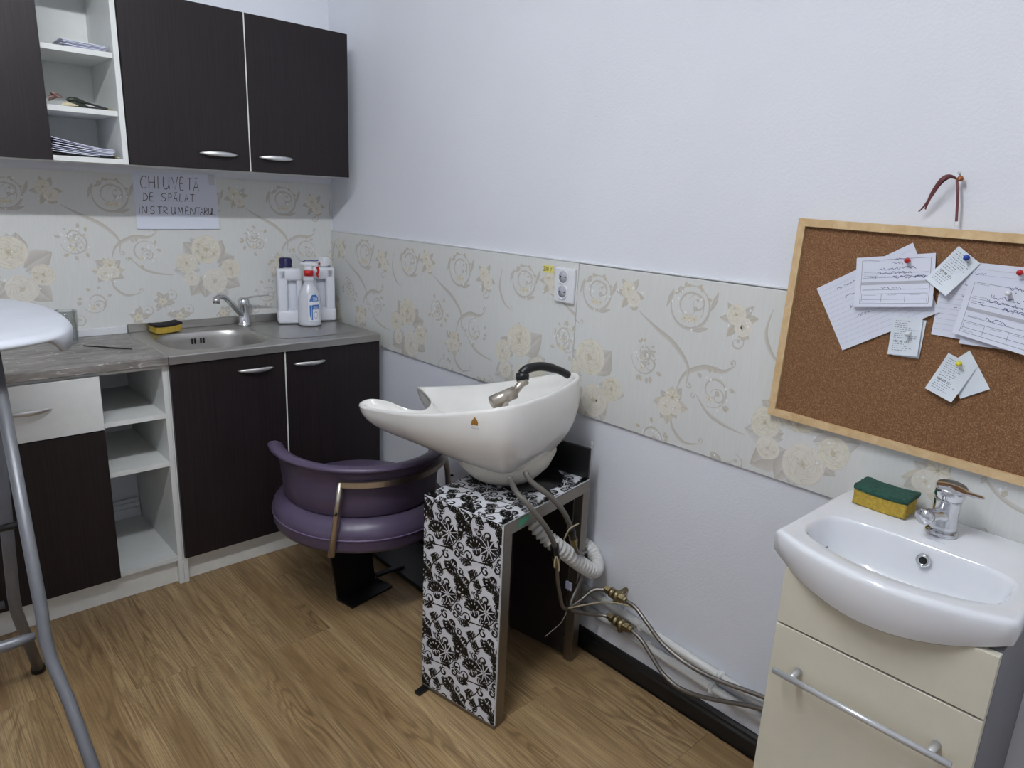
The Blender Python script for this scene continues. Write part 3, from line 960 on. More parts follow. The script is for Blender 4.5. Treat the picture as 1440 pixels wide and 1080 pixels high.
def letters(seq, slant=0.0):
    """seq of (char, x, baseline, width, height[, breve]) -> polylines"""
    out = []
    for q in seq:
        ch, x, z, wdt, h = q[:5]
        for st in GL[ch]:
            pts = [(x + u * wdt + slant * v * h, z + v * h) for u, v in st]
            out.append(spline(pts, 4) if len(pts) > 3 else pts)
        if len(q) > 5: out.append([(x + wdt * .15 + slant * h, z + h * 1.17), (x + wdt * .5 + slant * h, z + h * 1.12), (x + wdt * .95 + slant * h, z + h * 1.2)])
    return out
def scribble(x, z, L, h, r, loop=5.0):
    """a line of cursive handwriting"""
    pts = []; n = max(6, int(L / (h * .34)))
    for i in range(n):
        if r.random() < .12 and len(pts) > 3:
            yield pts; pts = []; continue
        pts.append((x + L * i / n + r.uniform(-.25, .25) * h, z + h * r.choice((0.05, .1, .9, .5, .0, .6, 1.0)) * r.uniform(.8, 1.1)))
    if len(pts) > 1: yield pts

# ------------------------------------------------------------------ handwritten notice under the wall cabinet
NX0, NZ0 = -0.803, 1.443
nt = thing('paper_notice', 'white A4 notice with black handwriting taped below the wall cabinet', 'notice', (-0.652, -0.004, 1.235))
m = MB()
row = []
for i in range(9):
    v = i / 8
    zz = 1.235 + .208 * v
    off = .0042 + .006 * (1 - v) ** 2.2
    row.append([(-0.803, -off, zz), (-0.502, -off, zz + .002), (-0.502, -off + .0004, zz + .002), (-0.803, -off + .0004, zz)])
m.loft(row, True, True, True, False)
m.build('sheet', 'paper', nt)
def nfn(u, v, w):
    k = (v - 1.235) / .208
    return (u, -(.0042 + .006 * max(0, 1 - k) ** 2.2) - w, v)
R1, R2, R3 = 1.383, 1.339, 1.291
txt = []
for ch, x, wd in (('C', .024, .022), ('H', .053, .021), ('I', .078, .014), ('U', .103, .021), ('V', .134, .021), ('E', .163, .014), ('T', .191, .016)):
    txt.append((ch, NX0 + x, R1, wd, .044))
txt.append(('A', NX0 + .212, R1 - .004, .020, .042, 1))
for ch, x, wd in (('D', .030, .017), ('E', .053, .013), ('S', .093, .016), ('P', .118, .012), ('L', .158, .011), ('A', .177, .013), ('T', .198, .014)):
    txt.append((ch, NX0 + x, R2, wd, .028))
txt.append(('A', NX0 + .136, R2, .014, .028, 1))
for ch, x, wd in (('i', .010, .006), ('N', .022, .017), ('S', .050, .016), ('T', .077, .014), ('R', .096, .015), ('U', .125, .013), ('M', .149, .017), ('E', .176, .013), ('N', .194, .018), ('T', .217, .013), ('A', .231, .013), ('R', .246, .013), ('U', .263, .011), ('L', .276, .010)):
    txt.append((ch, NX0 + x, R3, wd, .027))
m = MB(); strokes(m, letters(txt, .06), nfn, .0011, .0003)
m.build('lettering', 'ink_black', nt)
MB().box(-0.53, -0.508, -0.0050, -0.0046, 1.405, 1.444).build('tape', 'clear_bottle', nt)

# ------------------------------------------------------------------ bottles on the drainboard
ZT = 0.8528
def jerrycan(label, cx, cy, rz, capmat, seed):
    t_ = thing('jerrycan', label, 'bottle', (cx, cy, ZT), rz, 'white jerrycans in the corner')
    X = WM[t_.name]
    m = MB()
    m.box(-.053, .053, -.040, .040, 0, .058, .012, 3, X, True)
    m.box(-.050, -.010, -.037, .037, .03, .232, .010, 3, X, True)
    m.box(.026, .049, -.030, .030, .03, .215, .009, 3, X, True)
    m.box(-.050, .049, -.037, .037, .180, .232, .012, 3, X, True)
    m.box(-.015, .03, -.006, .006, .05, .19, .002, 1, X, True)
    m.build('body', 'can_plastic', t_)
    MB().lathe([(.0, .228), (.021, .228), (.021, .240), (0, .240)], -.012, 0, 24, mtx=X).build('neck', 'can_plastic', t_)
    pr = [(0.0, .236), (.0265, .236), (.0275, .240), (.0245, .247), (.0245, .268), (.022, .273), (0, .273)]
    c = MB().lathe(pr, -.012, 0, 24, mtx=X)
    for k in range(24):
        a = 2 * PI * k / 24
        c.box(-.0011, .0011, -.0011, .0011, .248, .267, mtx=X @ Matrix.Translation((-.012 + .0247 * math.cos(a), .0247 * math.sin(a), 0)))
    c.build('cap', capmat, t_)
    return t_
jerrycan('white jerrycan with navy blue cap on the drainboard', -0.257, -0.095, -.35, 'navy_cap', 1)
jerrycan('white jerrycan with white cap in the corner of the drainboard', -0.107, -0.095, PI - .30, 'white_plastic', 2)

sx, sy = -0.213, -0.185
sp = thing('spray_bottle', 'white spray bottle with red collar and blue label on the drainboard', 'bottle', (sx, sy, ZT))
prof = [(0, 0), (.040, 0), (.046, .004), (.047, .02)]
for k in range(7): prof += [(.0475, .028 + k * .009), (.0462, .032 + k * .009)]
prof += [(.0468, .10), (.045, .115), (.040, .135), (.031, .155), (.0225, .170), (.0195, .178), (.0200, .184), (.0235, .188), (.0225, .194), (.0195, .198), (.0195, .206), (.0175, .210), (0, .210)]
def srad(z):
    for i in range(len(prof) - 1):
        if prof[i][1] <= z <= prof[i + 1][1] and prof[i + 1][1] > prof[i][1]:
            return prof[i][0] + (prof[i + 1][0] - prof[i][0]) * (z - prof[i][1]) / (prof[i + 1][1] - prof[i][1])
    return .03
SR = -.45
MB().lathe([(r, ZT + z) for r, z in prof], sx, sy, 32, 1.0, .72, SR).build('body', 'clear_bottle', sp)
def sfn(u, v, w):
    a = u - 2.0           # angle round the bottle, 0 faces the room
    r = srad(v) + .0006 + w
    if v < .1: r = max(r, .0482 + w)
    x, y = r * math.cos(a), r * .72 * math.sin(a)
    return (sx + x * math.cos(SR) - y * math.sin(SR), sy + x * math.sin(SR) + y * math.cos(SR), ZT + v)
def patch(m, u0, u1, v0, v1, w=0.0, n=8, k=4, cut=None):
    loops = []
    for j in range(k + 1):
        v = v0 + (v1 - v0) * j / k
        a, b = (u0, u1) if cut is None else cut(v)
        loops.append([sfn(a + (b - a) * i / n, v, w) for i in range(n + 1)])
    m.loft(loops, False, False, False, True)
m = MB()
patch(m, .30, 1.30, .022, .132, 0.0, 10, 10)
m.build('label_ground', 'white_plastic', sp)
m = MB()
def cut1(v): return (.42 + .26 * max(0, (v - .10) / .03) ** 2, 1.28 - .15 * max(0, (v - .115) / .016) ** 2)
patch(m, 0, 0, .104, .131, .0006, 8, 5, cut1)
patch(m, .68, 1.28, .070, .090, .0006)
def cut2(v): return (.42 + .18 * max(0, (.05 - v) / .025) ** 2, .68)
patch(m, 0, 0, .026, .088, .0006, 6, 8, cut2)
m.build('label_mark', 'blue_print', sp)
m = MB()
for v in (.108, .114, .120): patch(m, .72, 1.18, v, v + .0026, .001, 6, 1)
for v in (.0745, .0785, .0825): patch(m, .74, 1.2, v, v + .0014, .001, 6, 1)
patch(m, .55, .585, .03, .128, .001, 2, 6)
m.build('label_text', 'white_plastic', sp)
m = MB()
for k in range(14):
    a = k * .45
    patch(m, .92 + .17 * math.cos(a), .98 + .17 * math.cos(a), .045 + .014 * math.sin(a), .0475 + .014 * math.sin(a), .001, 1, 1)
m.build('label_seal', 'ink_grey', sp)
MB().lathe([(0, ZT + .206), (.0195, ZT + .206), (.0200, ZT + .226), (.0175, ZT + .229), (0, ZT + .229)], sx, sy, 24).build('collar', 'red_plastic', sp)
Xh = Matrix.Translation((sx, sy, ZT)) @ Matrix.Rotation(-.55, 4, 'Z')
m = MB().box(-.017, .017, -.013, .013, .228, .246, .005, 2, Xh, True)
m.box(-.022, .040, -.010, .010, .244, .262, .006, 2, Xh, True)
m.tube([Xh @ Vector((-.02, 0, .254)), Xh @ Vector((-.032, 0, .256))], .008, 10)
m.build('head', 'white_plastic', sp)
MB().tube(spline([Xh @ Vector(p) for p in ((-.024, 0, .262), (-.005, 0, .270), (.03, 0, .268), (.044, 0, .274))], 4), .0018, 6).build('lever', 'blue_plastic', sp)
MB().tube(spline([Xh @ Vector(p) for p in ((.034, 0, .246), (.040, 0, .228), (.034, 0, .212), (.040, 0, .200))], 4), [.006, .0058, .0055, .005, .005, .005, .005, .005, .0045, .004, .004, .004, .003], 8).build('trigger', 'red_plastic', sp)
MB().box(.0405, .048, -.008, .008, .252, .262, .002, 1, Xh).build('nozzle', 'red_plastic', sp)

# ------------------------------------------------------------------ sponges
def sponge(label, cx, cy, z, rz, L, W, H, padmat, tilt=0.0, curl=0.004, seed=1):
    t_ = thing('sponge', label, 'sponge', (cx, cy, z), rz)
    X = WM[t_.name]
    r = random.Random(seed)
    for nm, z0, z1, mt, bulge in (('foam', 0.0, H * .72, 'sponge_yellow', -.0015), ('scouring_pad', H * .72, H, padmat, .0008)):
        m = MB(); loops = []
        nx, ny = 12, 7
        outline = [(-L / 2 + L * i / nx, -W / 2) for i in range(nx)] + [(L / 2, -W / 2 + W * i / ny) for i in range(ny)] + [(L / 2 - L * i / nx, W / 2) for i in range(nx)] + [(-L / 2, W / 2 - W * i / ny) for i in range(ny)]
        def off(x): return curl * (abs(x) / (L / 2)) ** 2 + tilt * (x / L + .5)
        jig = [r.uniform(-.0011, .0011) for _ in outline]
        for zz, ex in ((z0, -.0015), (z0 + .002, bulge), ((z0 + z1) / 2, bulge * 1.6), (z1 - .0015, bulge), (z1, -.0018)):
            loops.append([X @ Vector((x * (1 + (ex + j) * 2 / L), y * (1 + (ex + j) * 2 / W), zz + off(x) + (.0008 * r.uniform(-1, 1) if zz == z1 else 0))) for (x, y), j in zip(outline, jig)])
        inner = [[X @ Vector((x * s_, y * s_, z1 + off(x * s_) + .0012 * r.uniform(-.3, 1))) for x, y in outline] for s_ in (.6, .25)]
        m.loft(loops + inner, True, True)
        m.build(nm, mt, t_)
    return t_
sponge('yellow sponge with black scouring pad beside the steel sink bowl', -0.748, -0.060, .8505, .10, .100, .066, .032, 'scour_black', .004, .004, 3)
sponge('yellow sponge with green scouring pad on the ceramic washbasin', -0.066, -2.451, .8165, -PI / 2, .106, .068, .042, 'scour_green', 0, .003, 6)

# ------------------------------------------------------------------ tumbler and rod on the worktop
gx, gy = -1.082, -0.110
MB().lathe([(0, .8505), (.030, .8505), (.0315, .853), (.036, .965), (.0345, .966), (.0300, .860), (0, .858)], gx, gy, 32).solo('drinking_glass', 'glass', 'clear drinking glass on the worktop behind the white round table', 'glass')
rd = thing('nail_file', 'thin dark file lying on the grey worktop', 'file', (-0.99, -0.245, .8502))
MB().tube([(-1.052, -0.186, .8525), (-0.965, -0.285, .8525)], [.0022, .0026], 6).build('blade', 'black_plastic', rd)
MB().tube([(-0.965, -0.285, .8525), (-0.935, -0.319, .8525)], [.0026, .0016], 6).build('grip', 'dark_board', rd)

# ------------------------------------------------------------------ tall folding table at the left
tb = thing('folding_table', 'tall white folding table with grey tubular legs at the left edge', 'table', (-1.62, -1.02, 0))
out = spline([(-1.322, -.68), (-1.264, -.802), (-1.243, -.94), (-1.245, -1.09), (-1.27, -1.19), (-1.325, -1.262), (-1.42, -1.305), (-1.58, -1.335), (-1.76, -1.31), (-1.92, -1.22), (-2.0, -1.05), (-1.99, -.87), (-1.9, -.70), (-1.76, -.58), (-1.6, -.545), (-1.44, -.585)], 8, True)
cx, cy = -1.61, -.95
def sc(k, z): return [(cx + (x - cx) * k, cy + (y - cy) * k, z) for x, y in out]
def low(k, z, dip):
    L = []
    for x, y in out:
        a = math.atan2(y - cy, x - cx)
        d = .030 * max(0.0, min(1.0, (a + .77) * 12, (1.5 - a) * 12)) if dip else 0
        L.append((cx + (x - cx) * k, cy + (y - cy) * k, z - d))
    return L
m = MB()
m.loft([sc(.2, 1.1), sc(.6, 1.1), sc(.95, 1.1), sc(.985, 1.098), sc(1.0, 1.092), low(1.004, 1.088, 0), low(1.0, 1.084, 1), low(.985, 1.082, 1), sc(.97, 1.080), sc(.95, 1.080), sc(.3, 1.080)], True, True)
m.build('tabletop', 'table_plastic', tb)
legA = [(-1.404, -1.20, 1.079), (-1.408, -1.405, .575), (-1.411, -1.425, .530), (-1.408, -1.445, .49), (-1.395, -1.50, .42), (-1.345, -1.86, .0165)]
legB = [(-1.376, -1.02, .845), (-1.382, -.885, .36), (-1.380, -.87, .31), (-1.373, -.845, .26), (-1.335, -.70, .0165)]
for dx in (0, -.42):
    MB().tube([(x + dx, y, z) for x, y, z in legA], .0118, 14).build('leg', 'grey_tube', tb)
    MB().tube([(x + dx - .024 * (1 if dx == 0 else -1), y, z) for x, y, z in legB], .0140, 14).build('leg', 'grey_tube', tb)
    MB().tube([(-1.41 + dx, -1.06, .875), (-1.41 + dx, -1.02, .905), (-1.41 + dx, -.97, 1.079)], .012, 12).build('strut', 'grey_tube', tb)
    MB().lathe([(0, .0), (.019, .0), (.019, .012), (.016, .02), (0, .02)], -1.345 + dx, -1.865, 14).build('foot', 'black_plastic', tb)
    MB().lathe([(0, .0), (.019, .0), (.019, .012), (.016, .02), (0, .02)], -1.359 + dx + (.048 if dx else 0), -.695, 14).build('foot', 'black_plastic', tb)
    MB().tube([(-1.425 + dx, -1.0, .60), (-1.385 + dx, -1.0, .60)], .009, 10).build('pivot_bolt', 'black_plastic', tb)
MB().tube([(-1.425, -1.42, .54), (-1.46, -1.42, .538), (-1.82, -1.42, .538), (-1.845, -1.42, .54)], [.007, .011, .011, .007], 12).build('crossbar', 'grey_tube', tb)
MB().tube([(-1.425, -.86, .33), (-1.80, -.86, .33)], .010, 12).build('crossbar', 'grey_tube', tb)

# ------------------------------------------------------------------ shampoo unit: stand, basin, chair
SA = math.radians(10)
SO = Vector((-0.285, -1.58, 0))
SX = Matrix.Translation(SO) @ Matrix.Rotation(SA, 4, 'Z')
def sp3(a, b, z): return SX @ Vector((a, b, z))

st = thing('shampoo_stand', 'stand with black and white floral panel under the shampoo basin', 'stand', tuple(SO), SA)
AL, AR, B0, B1, ZS = -.208, .203, -.112, .165, .610
def sbox(a0, a1, b0, b1, z0, z1, bev=.001): return MB().box(a0, a1, b0, b1, z0, z1, bev, 1, SX)
for a in (AL, AR - .034):
    for b in (B0, B1 - .03):
        sbox(a, a + .034, b, b + .03, 0.0, ZS - .036).build('post', 'bronze_alu', st)
sbox(AL, AR, B0, B0 + .03, ZS - .036, ZS - .002).build('beam', 'bronze_alu', st)
sbox(AL, AR, B1 - .03, B1, ZS - .036, ZS - .002).build('beam', 'bronze_alu', st)
sbox(AL - .007, AL - .0002, B0 + .001, B1, .012, ZS).build('side_panel', 'damask_white', st)
sbox(AL - .007, AR, B0 + .002, B1, ZS - .0018, ZS + .003).build('top_panel', 'damask_white', st)
sbox(AL - .0075, AL, B0, B1, 0.0, .012).build('bottom_trim', 'bronze_alu', st)
sbox(AR - .036, AR - .0345, B0 + .031, B1 - .031, .02, ZS - .04).build('inner_panel', 'dark_board', st)
sbox(AL + .034, AR - .034, B1 - .012, B1 - .004, .03, ZS - .037).build('back_panel', 'dark_board', st)
sbox(AR + .0005, AR + .0105, B0 + .005, B0 + .02, 0, ZS - .02).build('edge_profile', 'bronze_alu', st)
sbox(AR + .013, AR + .022, B0 + .012, B0 + .024, 0, ZS - .04).build('edge_profile', 'bronze_alu', st)
sbox(AR - .010, AR, B0 + .004, B1 - .004, ZS + .0032, ZS + .098).build('upstand_board', 'black_board', st)
MB().lathe([(0, ZS + .0032), (.105, ZS + .0032), (.105, ZS + .008), (0, ZS + .008)], .08, .03, 32, mtx=SX).build('cover_plate', 'black_plastic', st)
sbox(-.03, -.008, B0 - .0012, B0 - .0002, ZS - .028, ZS - .008).build('corner_sticker', 'green_sticker', st) if False else None
m = MB(); m.add([sp3(-.105, B0 - .0006, ZS - .004), sp3(-.150, B0 - .0006, ZS - .004), sp3(-.150, B0 - .0006, ZS - .030), sp3(-.105, B0 - .0006, ZS - .020)], [(0, 1, 2, 3)])
m.build('corner_sticker', 'green_sticker', st)
sbox(AL - .045, AL - .008, B1 - .03, B1 - .008, 0.0, .010).build('floor_bracket', 'black_paint', st)

# black damask print on the two papered panels
def damask(P, u0, u1, v0, v1, seed=2):
    K = (0.006, 0.006, 0.0065, 1)
    r = random.Random(seed)
    TW, TH = .138, .185
    def curl(x, y, R, a0, tn, w, sg=1):
        n = int(14 * tn) + 4
        pts = [(x + R * (1 - .78 * i / n) * math.cos(a0 + sg * 2 * PI * tn * i / n), y + R * (1 - .78 * i / n) * math.sin(a0 + sg * 2 * PI * tn * i / n)) for i in range(n + 1)]
        P.ribbon(pts, lambda t: 1.5 * w * (.45 + .9 * t), K, K, 1)
    def lf(x, y, L, a, wd=.34):
        L *= 1.12; wd *= 0.92
        ca_, sa_ = math.cos(a), math.sin(a)
        def pt(p, q): return (x + L * (p * ca_ - q * sa_), y + L * (p * sa_ + q * ca_))
        prof = [(0, 0), (.2, .55), (.45, 1.0), (.7, .8), (.88, .35), (1, 0)]
        for sg in (1, -1):
            for i in range(5):
                P.poly([(pt(prof[i][0], sg * .06), K), (pt(prof[i + 1][0], sg * .06), K), (pt(prof[i + 1][0], sg * wd * (prof[i + 1][1]) + sg * .06), K), (pt(prof[i][0], sg * wd * prof[i][1] + sg * .06), K)], 1)
    def plume(x, y, L, a):
        """acanthus: overlapping blades along a curve"""
        for k in range(4):
            t = k / 4
            b = a + t * 1.5
            px, py = x + L * .85 * t * math.cos(a + t * .6), y + L * .85 * t * math.sin(a + t * .6)
            lf(px, py, L * (.62 - .26 * t), b + .7, .25)
            lf(px, py, L * (.46 - .20 * t), b - .6, .24)
        P.ribbon([(x + L * .8 * t * math.cos(a + t * .6), y + L * .8 * t * math.sin(a + t * .6)) for t in (0, .2, .4, .6, .8, 1)], L * .05, K, K, 1)
    def daisy(x, y, R, n=9):
        for k in range(n): lf(x + R * .22 * math.cos(2 * PI * k / n), y + R * .22 * math.sin(2 * PI * k / n), R * .82, 2 * PI * k / n, .32)
        for k in range(6): P.fan((x + R * .13 * math.cos(k), y + R * .13 * math.sin(k)), K, [(x + R * .13 * math.cos(k) + R * .05 * math.cos(q), y + R * .13 * math.sin(k) + R * .05 * math.sin(q)) for q in range(6)], K, 1)
    def carnation(x, y, R, a):
        for k in range(5):
            b = a + (k - 2) * .5
            lf(x, y, R * 1.25, b, .22)
            ex, ey = x + R * 1.0 * math.cos(b), y + R * 1.0 * math.sin(b)
            for q in (-.8, 0, .8): lf(ex, ey, R * .5, b + q, .34)
        curl(x - R * .4 * math.cos(a), y - R * .4 * math.sin(a), R * .55, a + 1, .75, R * .10)
        curl(x - R * .4 * math.cos(a), y - R * .4 * math.sin(a), R * .55, a - 1, .75, R * .10, -1)
    def vine(pts, w):
        P.ribbon(spline(pts, 6), lambda t: w * (.6 + .5 * math.sin(PI * t)), K, K, 1)
    for i in range(int((u0) // TW) - 1, int(u1 // TW) + 2):
        for j in range(int(v0 // TH) - 1, int(v1 // TH) + 2):
            x, y = i * TW, j * TH
            daisy(x + .042, y + .160, .028)
            carnation(x + .085, y + .148, .024, 1.2)
            carnation(x + .026, y + .070, .022, -1.1)
            carnation(x + .122, y + .032, .024, -.9)
            plume(x + .100, y + .175, .040, .5)
            plume(x + .060, y + .118, .040, 2.3)
            plume(x + .004, y + .150, .036, 1.0)
            plume(x + .128, y + .085, .038, 1.9)
            plume(x + .060, y + .030, .040, .2)
            plume(x + .085, y + .085, .034, -1.5)
            plume(x + .010, y + .020, .034, 1.3)
            for a, b, R, s0, sg in ((.108, .118, .016, 0, 1), (.050, .092, .014, 2, -1), (.090, .060, .015, 3, 1), (.012, .110, .014, 1, 1), (.140, .135, .014, 4, -1), (.045, .010, .014, 5, 1), (.140, .185, .013, 2, 1), (.075, .195, .012, 1, -1), (.135, .06, .011, 1, 1)):
                curl(x + a, y + b, R, s0, 1.1, .0020, sg)
                lf(x + a + R, y + b, R * .9, s0, .3)
                lf(x + a - R * .5, y + b - R * .9, R * .9, s0 + 2, .3)
            vine([(x - .01, y + .19), (x + .03, y + .125), (x + .085, y + .11), (x + .13, y + .105), (x + .16, y + .12)], .0016)
            vine([(x + .045, y + .135), (x + .065, y + .085), (x + .100, y + .045), (x + .115, y + .0), (x + .14, y - .02)], .0016)
            vine([(x + .0, y + .045), (x + .05, y + .05), (x + .075, y + .02), (x + .07, y - .02)], .0015)
for ob in st.children:
    if ob.name.startswith('side_panel'): spn = ob
    if ob.name.startswith('top_panel'): tpn = ob
P = Print(lambda u, v, w: sp3(AL - .007 - w, B0 + .002 + u, v), 0, B1 - B0 - .003, .0135, ZS + .0028, 0.00004, .0003)
damask(P, 0, B1 - B0, 0, ZS)
P.mb.build('damask_print', 'damask_black', spn)
P = Print(lambda u, v, w: sp3(AL - .007 + v, B0 + .002 + u, ZS + .003 + w), 0, B1 - B0 - .002, 0.001, AR - AL + .006, 0.00004, .0003)
damask(P, 0, .28, 0, .42)
P.mb.build('damask_print', 'damask_black', tpn)

# --- ceramic shampoo basin
bs = thing('shampoo_basin', 'white ceramic shampoo basin with neck rest above the purple chair', 'basin', tuple(sp3(0, .08, ZS + .008)), SA)
half = [(0.0, -.088, .905), (.10, -.087, .909), (.155, -.078, .912), (.195, -.045, .908), (.213, .03, .889), (.216, .12, .862), (.208, .23, .833), (.190, .33, .810), (.176, .42, .793), (.164, .48, .783), (.138, .522, .780), (.106, .518, .786), (.082, .465, .785), (.054, .405, .768)]
ctrl = half + [(0, .385, .757)] + [(-a, b, z) for a, b, z in half[:0:-1]]
ctrl = [(a, b, z + (.07 * a * (1 - max(0, b) / .52))) for a, b, z in ctrl]
rim = spline(ctrl, 4, True)
BC = (0.0, .13)
def bl(k, fz, kb=None, c=BC):
    return [sp3(c[0] + (a - c[0]) * k, c[1] + (b - c[1]) * (kb or k), fz(a, b, z)) for a, b, z in rim]
m = MB()
outer = []
ZB = .688
for s_ in (1, .98, .93, .86, .76, .64, .52, .36, .22, .12, .05):
    q = 1 - s_
    k = 1 - .50 * s_ ** 2.8
    kb = 1 - .52 * s_ ** 3.2
    outer.append([sp3(a * k, BC[1] - .03 * s_ + (b - BC[1]) * (kb if b > .1 else 1 - .42 * s_ ** 2.8), z * q + ZB * s_) for a, b, z in rim])
edge = [bl(1.0, lambda a, b, z: z - .004), bl(.993, lambda a, b, z: z + .002), bl(.975, lambda a, b, z: z + .0045), bl(.945, lambda a, b, z: z + .002, .955), bl(.92, lambda a, b, z: z - .006, .935)]
inner = []
for s_ in (.12, .3, .5, .7, .85, .95, 1):
    k = .92 - .62 * s_ ** 2.0
    inner.append([sp3(a * k, BC[1] - .02 * s_ + (b - BC[1]) * (.935 - .66 * s_ ** 1.7), (z - .006) * (1 - s_) + .716 * s_) for a, b, z in rim])
m.loft(outer + edge + inner, True, True)
m.build('bowl', 'warm_ceramic', bs)
m_bowl = m
m = MB()
m.lathe([(.02, ZS + .0085), (.098, ZS + .0085), (.114, .632), (.140, .660), (.158, .700), (.14, .73)], .048, .095, 40, 1.0, .95, mtx=SX, cap0=True, cap1=True)
m.build('pedestal', 'pedestal_plastic', bs)
# little gold emblem on the flank of the bowl, draped on the glaze
from mathutils.bvhtree import BVHTree
tree = BVHTree.FromPolygons([Vector(p) for p in m_bowl.v], m_bowl.f)
ED_ = Vector((.72, .66, -.2)).normalized()
EU = Vector((0, 0, 1)); EU = (EU - ED_ * EU.dot(ED_)).normalized()
ER = ED_.cross(EU).normalized()
EC = Vector((-.4725, -1.602, .853))
def drape(u, v, w):
    o_ = EC + ER * u + EU * v - ED_ * .4
    hit, nrm, _, _ = tree.ray_cast(o_, ED_)
    if hit is None: hit = o_ + ED_ * .4
    return hit - ED_ * (.0008 + w)
m = MB()
lobe = [(0, .014), (.003, .010), (.0075, .004), (.009, -.001), (.0085, -.008), (.0055, -.008), (.0035, -.0045), (0, -.0075), (-.0035, -.0045), (-.0055, -.008), (-.0085, -.008), (-.009, -.001), (-.0075, .004), (-.003, .010)]
n_ = len(lobe)
m.add([drape(0, 0, 0)] + [drape(u, v, 0) for u, v in lobe], [(0, 1 + i, 1 + (i + 1) % n_) for i in range(n_)])
m.build('emblem', 'gold_emblem', bs)
m = MB()
strokes(m, [[(-.009 + .003 * k, -.012), (-.0075 + .003 * k, -.012)] for k in range(7)] + [[(-.009 + .003 * k, -.016), (-.007 + .003 * k, -.016)] for k in range(7)], drape, .0006)
m.build('emblem_text', 'ink_grey', bs)
# mixer body, lever and hand shower
mt_ = thing('basin_mixer', 'bronze-tone mixer on the rear rim of the shampoo basin', 'tap', tuple(sp3(-.125, -.035, .90)), SA)
m = MB()
m.tube([sp3(-.165, -.02, .905), sp3(-.105, -.045, .925)], .017, 16)
m.build('body', 'champagne_bar', mt_)
MB().tube([sp3(-.105, -.045, .925), sp3(-.085, -.05, .945), sp3(-.065, -.055, .948)], [.010, .010, .007], 10).build('lever', 'champagne_bar', mt_)
MB().lathe([(0, .862), (.013, .862), (.013, .91), (0, .91)], -.135, -.035, 14, mtx=SX).build('stem', 'champagne_bar', mt_)
hs = thing('hand_shower', 'black hand shower resting on the rear rim of the shampoo basin', 'hand shower', tuple(sp3(.05, -.05, .925)), SA)
MB().tube(spline([sp3(-.03, -.01, .955), sp3(-.01, -.018, .968), sp3(.03, -.035, .970), sp3(.08, -.055, .955), sp3(.115, -.065, .937)], 5), [.013] * 6 + [.0125] * 8 + [.011] * 7, 12).build('handle', 'black_plastic', hs)
MB().lathe([(0, .934), (.016, .934), (.018, .940), (.018, .954), (.012, .96), (0, .96)], -.028, -.012, 18, mtx=SX).build('spray_head', 'black_plastic', hs)
MB().lathe([(0, .9325), (.013, .9325), (.013, .934), (0, .934)], -.028, -.012, 18, mtx=SX).build('spray_face', 'grey_rubber', hs)

# --- purple salon chair
CC = Vector((-0.400, -0.905, 0))
ch = thing('salon_chair', 'purple leatherette salon chair with wraparound arms below the basin', 'chair', (CC.x, CC.y, 0), SA)
CX = Matrix.Translation(CC) @ Matrix.Rotation(SA, 4, 'Z')
def cp(r, ph, z, kb=1.06):
    """ph measured from the back of the chair, positive towards the camera side (-x)"""
    return CX @ Vector((-r * math.sin(ph), -r * math.cos(ph) * kb, z))
m = MB(); prof = [(.02, .300), (.20, .300), (.262, .304), (.281, .312), (.287, .325), (.287, .352), (.290, .362), (.285, .380), (.272, .398), (.250, .414), (.225, .424), (.12, .436), (.02, .440)]
m.loft([[cp(r, 2 * PI * k / 56, z) for k in range(56)] for r, z in prof], True, True)
m.build('seat', 'purple_leatherette', ch)
m = MB()
m.tube([cp(.2885, 2 * PI * k / 64, .357) for k in range(65)], .0032, 6, False)
m.build('seat_piping', 'purple_piping', ch)
m = MB(); loops = []
NB = 46
for i in range(NB + 1):
    s_ = -1 + 2 * i / NB
    ph = math.radians(33) + s_ * math.radians(97)
    e = max(0.0, (abs(s_) - .86) / .14)
    sh = 1 - e * e * .55                 # rounded ends
    zt = .590 + .008 * abs(s_) ** 3
    zb = .418 + .02 * e + .05 * e * e
    fl_ = .030
    pr = [(.246, zb), (.252, zb + .006), (.257, zb + .06), (.262, zb + .11), (.272, zt - .022), (.286, zt - .010), (.296, zt - .004), (.298, zt + .002), (.290, zt + .009), (.272, zt + .010), (.252, zt + .002), (.236, zt - .03), (.226, zt - .08), (.224, zb + .02), (.230, zb)]
    mid = .255
    loops.append([cp(mid + (r - mid) * (1 - .7 * e * e), ph, (z - .52) * sh + .52 + .012 * e) for r, z in pr])
m.loft(loops, True, True)
m.build('backrest', 'purple_leatherette', ch)
# flat metal rail with posts
def rail_pt(ph, z, r=.2855): return cp(r, ph, z)
m = MB(); loops = []
for i in range(31):
    ph = math.radians(-33 + 0) + 0 * i
    ph = math.radians(54 - 98 * i / 30)
    loops.append([rail_pt(ph, .533, .268), rail_pt(ph, .533, .286), rail_pt(ph, .551, .286), rail_pt(ph, .551, .268)])
m.loft(loops, True, True, True, False)
m.build('rail', 'champagne_bar', ch)
for sg in (1, -1):
    ph = math.radians(54 if sg > 0 else -44)
    MB().tube([cp(.278, ph, .548), cp(.290, ph + .02 * sg, .48), cp(.305, ph + .09 * sg, .31)], [.0105, .0105, .0115], 12, flat=.75).build('post', 'champagne_bar', ch)
    q = cp(.302, ph + .03 * sg, .455)
    q2 = cp(.312, ph + .03 * sg, .455)
    MB().tube([q, q2], .0035, 8).build('screw', 'dark_gap', ch)
    MB().tube([cp(.306, ph + .09 * sg, .33), cp(.25, ph + .09 * sg, .30)], .006, 8).build('bracket', 'black_paint', ch)
